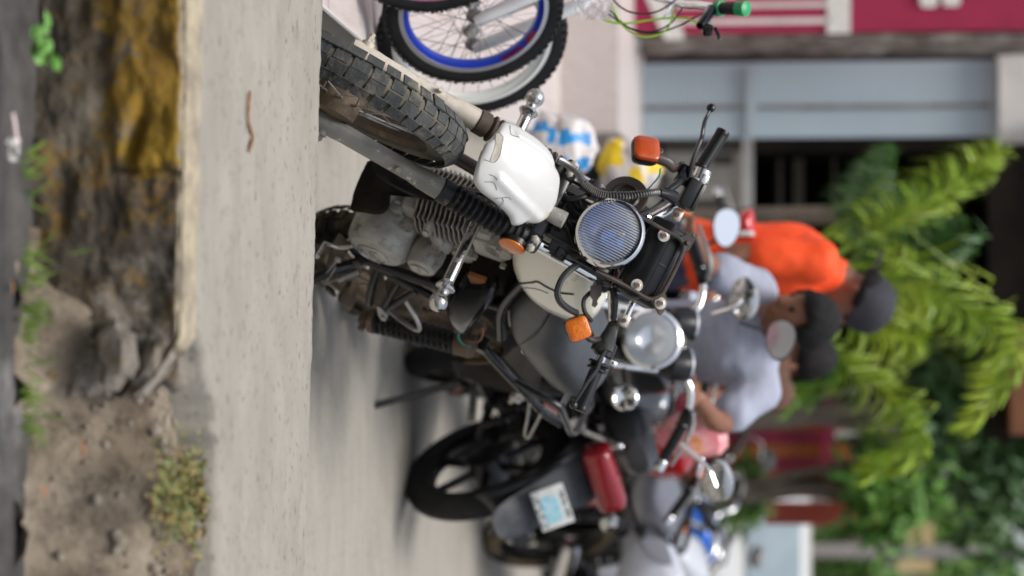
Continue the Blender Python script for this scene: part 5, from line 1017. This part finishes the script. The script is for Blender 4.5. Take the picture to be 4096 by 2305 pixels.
# ------------------------------------------------------------------ people
def person(label, J, radii, clothes, head_c, head_f, head_u, cap=None, hairlen=1, extra=()):
    """J: joints (world); one remeshed body skin with clothing children"""
    r0 = J['pelvis'] * np.array([1, 1, 0])
    def lim(g, names, rr, extra_r=0):
        pts = [J[n] if isinstance(n, str) else n for n in names]; g.tube(pts, [x + extra_r for x in rr], 14, sm=4)
        for p_, x in zip(pts, rr): g.ball(p_, x + extra_r, 12)
    def rem(g, name, mt, par, vox=.012, sm_=3):
        o = g.build(name, mt, par); m_ = o.modifiers.new('r', 'REMESH'); m_.mode = 'VOXEL'; m_.voxel_size = vox; m_.use_smooth_shade = True
        s2_ = o.modifiers.new('s', 'SMOOTH'); s2_.iterations = sm_; s2_.factor = .5; return o
    hf, hu = nrm(head_f), nrm(head_u); hs_ = nrm(np.cross(hu, hf)); hu = np.cross(hf, hs_); Hm = np.stack([hf, hs_, hu], 1)
    g = MB(); 
    lim(g, ['pelvis', 'waist', 'chest', 'neck'], [.125, .12, .14, .06])
    for s_ in 'LR':
        lim(g, ['chest', 'shoulder' + s_], [.1, .062]); lim(g, ['shoulder' + s_, 'elbow' + s_, 'wrist' + s_], [.055, .041, .028])
        lim(g, ['pelvis', 'hip' + s_, 'knee' + s_, 'ankle' + s_], [.1, .085, .058, .042]); lim(g, ['ankle' + s_, 'toe' + s_], [.042, .035])
        w_, e = J['wrist' + s_], J['elbow' + s_]; d = nrm(w_ - e); u, v = basis(d); palm = w_ + d * .05
        g.tube([w_, palm + d * .04], [.026, .032], 12, flat=.55)
        for q in range(4): b_ = palm + d * .035 + u * (q - 1.5) * .019; g.tube([b_, b_ + d * .032, b_ + d * .055 + v * .018, b_ + d * .062 + v * .038], [.0095, .009, .0085, .007], 8)
        g.tube([w_ + d * .03 + u * .028, palm + u * .05 + d * .02, palm + u * .052 + d * .045 + v * .02], [.012, .01, .008], 8)
    hv = MB().ball((0, 0, 0), 1, 24).v; o_ = []
    for p_ in hv:
        p_ = np.array(p_); x, y, z = p_ * (.098, .076, .118)
        if z < 0: y *= 1 - .28 * (-z / .118); x = x * (1 - .12 * (-z / .118)) + .012 * (-z / .118) * (x > 0)
        o_.append(head_c + Hm @ np.array([x, y, z]))
    hb_ = MB().ball((0, 0, 0), 1, 24); g.add(o_, hb_.f)
    g.tube([head_c + Hm @ np.array(q) for q in ((.09, 0, .03), (.105, 0, .0), (.113, 0, -.022), (.1, 0, -.034))], [.009, .012, .017, .01], 10)
    g.tube([head_c + Hm @ np.array(q) for q in ((.085, -.022, -.058), (.094, 0, -.057), (.085, .022, -.058))], [.007, .01, .007], 8)
    g.ball(head_c + Hm @ np.array((.075, 0, -.1)), .022)
    for s_ in (1, -1): g.tube([head_c + Hm @ np.array((-.005, s_ * .072, -.025)), head_c + Hm @ np.array((-.015, s_ * .084, .0)), head_c + Hm @ np.array((-.012, s_ * .082, .024))], [.011, .014, .012], 8)
    lim(g, ['neck', head_c - hu * .06], [.055, .055])
    body = rem(g, 'person', K['skin'], None, .0085, 2); tag(body, label, 'person')
    for s_ in (1, -1):
        g = MB().lathe(head_c + Hm @ np.array((.084, s_ * .031, .012)), hf, [(0, -.006), (.011, -.003), (.009, .006), (0, .009)], 12); g.build('eye', K['hair'], body)
    g = MB()
    for p_, f_ in ((1, 0),):
        vs = []
        for q in hv:
            q = np.array(q); k = 1.06 + .06 * fbm(q * 6, 1, 4); x, y, z = q * (.104, .082, .126) * k; vs.append(head_c + Hm @ np.array([x - .012, y, z + .006]))
        keep = [f for f in hb_.f if np.mean([(hv[i][2] + .05) - max(0, hv[i][0]) * .55 for i in f]) > -.28 * hairlen]; g.add(vs, keep)
    h_ = g.build('hair', K['hair'], body); h_.modifiers.new('s', 'SOLIDIFY').thickness = -.012
    sh, tr = clothes; g = MB(); lim(g, ['pelvis', 'waist', 'chest'], [.14, .138, .158]); lim(g, ['chest', J['neck'] - .25 * (J['neck'] - J['chest'])], [.14, .08])
    for s_ in 'LR':
        a, b_ = J['shoulder' + s_], J['elbow' + s_]; lim(g, ['chest', a], [.115, .082]); lim(g, [a, a + (b_ - a) * .7], [.08, .07])
    o = rem(g, 'shirt', sh, body, .014, 3)
    tx = bpy.data.textures.new('folds', 'CLOUDS'); tx.noise_scale = .1; dm = o.modifiers.new('d', 'DISPLACE'); dm.texture = tx; dm.strength = .022; dm.texture_coords = 'LOCAL'
    g = MB(); lim(g, ['waist', 'pelvis'], [.125, .145])
    for s_ in 'LR': lim(g, ['pelvis', 'hip' + s_, 'knee' + s_, J['ankle' + s_] + np.array([0, 0, .03])], [.12, .105, .075, .06])
    rem(g, 'trousers', tr, body, .016)
    for s_ in 'LR':
        g = MB(); a, t_ = J['ankle' + s_], J['toe' + s_]; g.tube([a * np.array([1, 1, 0]) + np.array([0, 0, .05]) - nrm(t_ - a) * .03, a + (t_ - a) * .5 + np.array([0, 0, -.005]), t_], [.045, .046, .038], 14, sm=3); g.build('shoe', K['black'], body)
    if cap:
        c_ = MB().lathe((0, 0, 0), Z, [(.101, -.01), (.102, .03), (.094, .07), (.07, .1), (.03, .115), (0, .118)], 28); c_.v = [tuple(head_c + Hm @ (np.array(p_) * (1.1, .93, 1.1) + np.array([-.008, 0, .035]))) for p_ in c_.v]
        co_ = c_.build('cap', cap, body)
        bm_ = MB().puff([head_c + Hm @ np.array(p_) for p_ in ((-.1, -.07, .035), (-.15, -.066, .03), (-.2, -.04, .022), (-.215, 0, .02), (-.2, .04, .022), (-.15, .066, .03), (-.1, .07, .035))], hu, [(0, .003), (1, .006)], [(0, .003), (1, .001)], smooth=3); bm_.build('brim', cap, co_)
    return body
M_or = mat('orange shirt', (.95, .085, .008), (.9, .07, .006), 6, rough=.7); M_gr = mat('grey shirt', (.31, .33, .41), (.37, .39, .48), 8, rough=.8, stretch=(1, 1, 6)); M_jean = mat('dark trousers', (.03, .035, .06), (.05, .05, .08), 8, rough=.9)
d = 8.95
J = dict(pelvis=at(2660, 1010, d), waist=at(2850, 1030, d), chest=at(3170, 1060, d), neck=at(3370, 1120, d - .02),
         shoulderR=at(3270, 1040, d - .17), elbowR=at(2950, 1020, d - .2), wristR=at(2830, 1190, d - .25), shoulderL=at(3260, 1090, d + .18), elbowL=at(2990, 1160, d + .22), wristL=at(2840, 1280, d + .1),
         hipR=at(2590, 1010, d - .09), hipL=at(2590, 1020, d + .1))
for s_, o_ in (('R', -.1), ('L', .1)):
    J['knee' + s_] = np.array([J['pelvis'][0] + .03, J['pelvis'][1] + o_, .47]); J['ankle' + s_] = np.array([J['pelvis'][0] - .03, J['pelvis'][1] + o_, .07]); J['toe' + s_] = np.array([J['pelvis'][0] + .14, J['pelvis'][1] + o_, .035])
person('man in an orange shirt and dark backward cap, bending over a motorcycle', J, None, (M_or, M_jean), at(3405, 1190, d - .03), (.8, -.25, -.42), (.5, 0, .85), hairlen=.2, cap=mat('dark cap', (.022, .022, .03), (.035, .035, .045), 10, rough=.8))
d = 8.25
J = dict(pelvis=at(2560, 1340, d + .35), waist=at(2720, 1360, d + .28), chest=at(2960, 1370, d + .08), neck=at(3085, 1330, d - .02),
         shoulderR=at(3020, 1165, d + .02), elbowR=at(2830, 1060, d - .12), wristR=at(2770, 960, d - .36), shoulderL=at(3035, 1560, d + .02), elbowL=at(2885, 1690, d - .12), wristL=at(2790, 1590, d - .36),
         hipR=at(2540, 1270, d + .3), hipL=at(2540, 1400, d + .3))
for s_, o_ in (('R', -.1), ('L', .0)):
    J['knee' + s_] = np.array([J['pelvis'][0] + o_, J['pelvis'][1] - .06, .47]); J['ankle' + s_] = np.array([J['pelvis'][0] + o_ - .03, J['pelvis'][1], .07]); J['toe' + s_] = np.array([J['pelvis'][0] + o_ - .05, J['pelvis'][1] - .16, .035])
person('man in a grey t-shirt with black hair, leaning over handlebars with his head bowed', J, None, (M_gr, M_jean), at(3185, 1275, d - .1), (-.62, -.7, -.3), (-.2, -.3, .85), hairlen=.1)
d = 9.7
J = dict(pelvis=at(2600, 1440, d), waist=at(2800, 1440, d), chest=at(3030, 1440, d), neck=at(3150, 1430, d), shoulderR=at(3100, 1300, d), elbowR=at(2900, 1270, d - .05), wristR=at(2800, 1300, d - .25), shoulderL=at(3100, 1570, d), elbowL=at(2900, 1600, d - .05), wristL=at(2800, 1560, d - .25), hipR=at(2560, 1380, d), hipL=at(2560, 1490, d))
for s_, o_ in (('R', -.1), ('L', .1)):
    J['knee' + s_] = np.array([J['pelvis'][0] + o_, J['pelvis'][1] - .05, .47]); J['ankle' + s_] = np.array([J['pelvis'][0] + o_, J['pelvis'][1], .07]); J['toe' + s_] = np.array([J['pelvis'][0] + o_, J['pelvis'][1] - .16, .035])
person('black haired person mostly hidden behind the man in the grey shirt', J, None, (mat('brown shirt', (.12, .06, .04), rough=.9), M_jean), at(3200, 1430, d), (.3, -.9, -.2), (0, 0, 1))

# ------------------------------------------------------------------ white van
cx0, cy0 = pxy(3000, 2010, 19)[0], 19.0
van = empty('van', 'white van parked at the far right facing the camera', 'van', loc=(cx0 + .85, cy0, 0))
M_van = colmat('van white', (.6, .6, .58), rough=.3); M_glass = mat('tinted windscreen', (.2, .26, .29), (.26, .32, .35), 3, rough=.12, coat=.5)
prof = [(0, .28), (-.02, .62), (.08, .86), (.55, 1.0), (.62, 1.02), (1.15, 1.52), (1.4, 1.6), (3.6, 1.62), (3.9, 1.5), (4.0, .9), (4.0, .3)]
secs = []
for xx, k in ((-.85, 0), (-.82, 1), (-.4, 1), (.4, 1), (.82, 1), (.85, 0)):
    secs.append([np.array([xx * (1 - .1 * max(0, z - .95)), y + (0 if k else .02 * (1 if y < 1 else -1)), z - (0 if k else .02)]) for y, z in prof])
MB().loft(secs).build('body', M_van, van, sharp=30)
MB().grid(lambda u, v: np.array([(-.72 + 1.44 * v) * (1 - .07 * u), .66 + .47 * u - .012, 1.06 + .44 * u + .012]), 4, 6).build('windscreen', M_glass, van)
g = MB()
for s_ in (1, -1): g.box((s_ * .6, -.02, .74), (.26, .05, .15), None, .03)
g.build('headlight', K['reflector'], van); MB().box((0, -.03, .45), (1.66, .1, .2), None, .04).build('bumper', mat('grey bumper', (.2, .2, .2), rough=.6), van)
for s_ in (1, -1): MB().box((s_ * .93, .55, 1.05), (.16, .08, .2), None, .03).build('mirror', K['black'], van)
for s_ in (1, -1):
    for yy in (.75, 3.2): g = MB(); tyre(g, (s_ * .76, yy, .3), X, .3, .18, .1, n=32); g.lathe((s_ * .76, yy, .3), X, [(.2, -.05), (.2, .05)], 24); g.build('wheel', K['rubberblack'], van)

# ------------------------------------------------------------------ palm, trees
M_palm = mat('palm leaflet', (.22, .37, .02), (.40, .50, .04), 3, rough=.4, spec=.5); M_palmm = mat('mid palm leaflet', (.07, .2, .015), (.13, .27, .02), 3, rough=.45); M_palmg = mat('grey green palm leaflet', (.14, .2, .1), (.2, .25, .15), 3, rough=.5); M_palmd = mat('dark palm leaflet', (.03, .10, .015), (.06, .16, .02), 4, rough=.45); M_trunk = mat('trunk bark', (.16, .13, .1), (.1, .08, .06), 10, rough=.9, bump=.4)
def palm(label, base_px, y, fr, group='palms'):
    base = pxy(*base_px, y) * np.array([1, 1, 0]); r = empty('palm_tree', label, 'palm', loc=base, group=group)
    for path, mt, ll, n in fr:
        P_ = [pxy(*p_, y + dy) - base for p_, dy in zip(path, np.linspace(0, rng.uniform(-.5, .3), len(path)))]; P_ = cr(P_, 7); g = MB(); gs = MB()
        gs.tube(P_, [.013 * (1 - .8 * k / len(P_)) + .002 for k in range(len(P_))], 6)
        n = int(n * 1.6)
        for k in range(n):
            t_ = .22 + .78 * k / n; q = t_ * (len(P_) - 1.001); i = int(q); b_ = P_[i] + (P_[i + 1] - P_[i]) * (q - i); tg = nrm(P_[i + 1] - P_[i])
            l_ = ll * math.sin(math.pi * (.15 + .78 * t_)) ** .6
            for s_ in (1, -1):
                sd = nrm(np.cross(tg, Y)) * s_; ld = nrm(tg * rng.uniform(.7, 1.3) + sd * rng.uniform(.5, .9) + Y * rng.uniform(-.6, .3) + Z * rng.uniform(-.5, .1)); L_ = l_ * rng.uniform(.75, 1.15)
                q4 = [b_, b_ + ld * L_ * .4, b_ + nrm(ld - Z * .35) * L_ * .75, b_ + nrm(ld - Z * .9) * L_]; w_ = nrm(np.cross(ld, rv())) ; vs = []
                for a_, ww in zip(q4, (.5, 1, .8, .05)): vs += [a_ - w_ * .0075 * ww, a_ + w_ * .0075 * ww]
                g.add(vs, [(2 * m_, 2 * m_ + 1, 2 * m_ + 3, 2 * m_ + 2) for m_ in range(3)])
        f_ = g.build('frond', mt, r, flat=True); gs.build('stalk', M_palm, f_)
    h_ = P_[0][2]; MB().tube([(0, 0, 0), (.02, 0, h_ * .5), (0, 0, max(h_, .6))], [.08, .06, .05], 12, sm=3).build('trunk', M_trunk, r)
palm('bright green palm arching behind the two men', (3000, 1040), 11.5, [
    (((3300, 1040), (3520, 930), (3790, 760), (4000, 610)), M_palm, .22, 52), (((3050, 1050), (3500, 1130), (3850, 1220), (4040, 1420), (3880, 1730)), M_palm, .26, 64),
    (((3050, 1150), (3300, 1400), (3560, 1580), (3650, 1780), (3480, 1900)), M_palm, .24, 60), (((3100, 1080), (3500, 1060), (3750, 1000), (3880, 930)), M_palmd, .22, 40),
    (((3080, 1020), (3420, 1060), (3650, 1150), (3780, 1250)), M_palm, .22, 40), (((3060, 1120), (3250, 1300), (3300, 1480), (3150, 1640)), M_palmm, .2, 40), (((3060, 1120), (3350, 1250), (3550, 1340), (3700, 1360)), M_palm, .22, 40)])
palm('darker palm in front of the dark hall beside the shutter', (2980, 860), 13.4, [
    (((3250, 980), (3400, 860), (3520, 730), (3570, 600)), M_palmd, .2, 40), (((3300, 960), (3450, 900), (3650, 850), (3780, 830)), M_palmd, .2, 36), (((3350, 960), (3430, 850), (3500, 740), (3510, 640)), M_palmg, .18, 36)])
M_fol = [mat('foliage', (.06, .18, .02), (.14, .3, .035), 2.5, rough=.5), mat('light foliage', (.15, .3, .06), (.25, .4, .1), 2.5, rough=.5), mat('deep foliage', (.025, .075, .018), (.05, .12, .025), 2, rough=.55)]
def tree(name, label, base, crown_c, R, n, mi, ls=.1, cat='tree', group='trees and bushes on the right', trunk=True):
    base = np.asarray(base, float); r = empty(name, label, cat, loc=base, group=group); g = MB(); cc = np.asarray(crown_c) - base; cl = [cc + np.array(R) * rv() * rng.uniform(.3, .9) for _ in range(16)]
    for k in range(n):
        c_ = cl[rng.randint(16)]; p_ = c_ + rng.normal(size=3) * np.array(R) * .24; leaf(g, p_, rv() + np.array([0, 0, -.4]), rv() + Z * .8, ls * rng.uniform(.6, 1.5), ls * .4 * rng.uniform(.7, 1.3))
    g.build('crown', M_fol[mi], r, flat=True)
    g = MB(); g.tube([(0, 0, 0), cc * .5 + np.array([.05, 0, 0]), cc * .8], [.09, .07, .04], 10, sm=3)
    for q in cl[:7]: g.tube([cc * .55, (cc * .6 + q) / 2 + .05 * rv(), q], [.035, .025, .01], 6, sm=2)
    g.build('trunk', M_trunk, r)
def P0(ix, iy, y): return pxy(ix, iy, y)
for nm, lb, ix, iy, y, R, n, mi, ls in (
    ('tree', 'dark leafy tree above the boarded stall', 3740, 1650, 14.8, (.34, .4, .2), 380, 2, .13), ('tree', 'bright leafy tree between the stall and the grey post', 3560, 1950, 15.2, (.34, .4, .42), 620, 0, .13),
    ('tree', 'pale green tree behind the grey post at the top right', 3850, 2200, 23, (.7, .6, .6), 1000, 1, .17), ('bush', 'low bush beside the van in front of the stall', 2990, 2000, 15.6, (.22, .2, .14), 700, 1, .09),
    ('tree', 'deep green tree at the very top of the right side', 3980, 1800, 17, (.8, .5, .3), 1100, 2, .16), 
    ('bush', 'bright bush below the yellow board', 3420, 2280, 24, (.7, .5, .4), 1200, 1, .15), ('tree', 'far tree closing the view at the right edge', 3650, 2420, 27, (1.0, .8, 1.0), 450, 0, .22)):
    c_ = P0(ix, iy, y); tree(nm, lb, c_ * np.array([1, 1, 0]), c_, R, n, mi, ls, 'tree' if nm == 'tree' else 'bush')

# ------------------------------------------------------------------ unseen buildings around the viewer, added to shape reflections and side light
fb = tag(MB().box((0, -9.2, 1.7), (40, .4, 3.4)).box((0, -8.4, 2.8), (40, 1.5, .12)).build('added_shop_row', mat('far shop paint', (.7, .68, .64), (.5, .48, .44), .8, rough=.8)), 'added row of low shops behind the viewer, unseen but mirrored in the chrome', 'building')
g = MB()
for k in range(9): g.box((-14 + k * 3.5, -8.96, 1.2), (1.9, .1, 2.3))
g.build('shutter', mat('far shutter', (.05, .06, .07), (.12, .1, .08), .6, rough=.6), fb)

g = MB().box((9.0, 20, 1.5), (8, 26, 3.0)).box((4.6, 20, 2.4), (.9, 26, .12)); tag(g.build('added_building', mat('dark plaster', (.1, .085, .07), (.06, .05, .04), .7, rough=.9)), 'unseen dark plastered building added on the right to darken reflections', 'building')
g = MB().box((-9.0, -1.5, 2.8), (8, 12, 5.6)).box((-4.6, -1.5, 3.4), (.9, 12, .12)); tag(g.build('added_building', mat('brown plaster', (.12, .08, .06), (.07, .05, .04), .7, rough=.9)), 'unseen brown plastered building added on the left to cut side light', 'building')
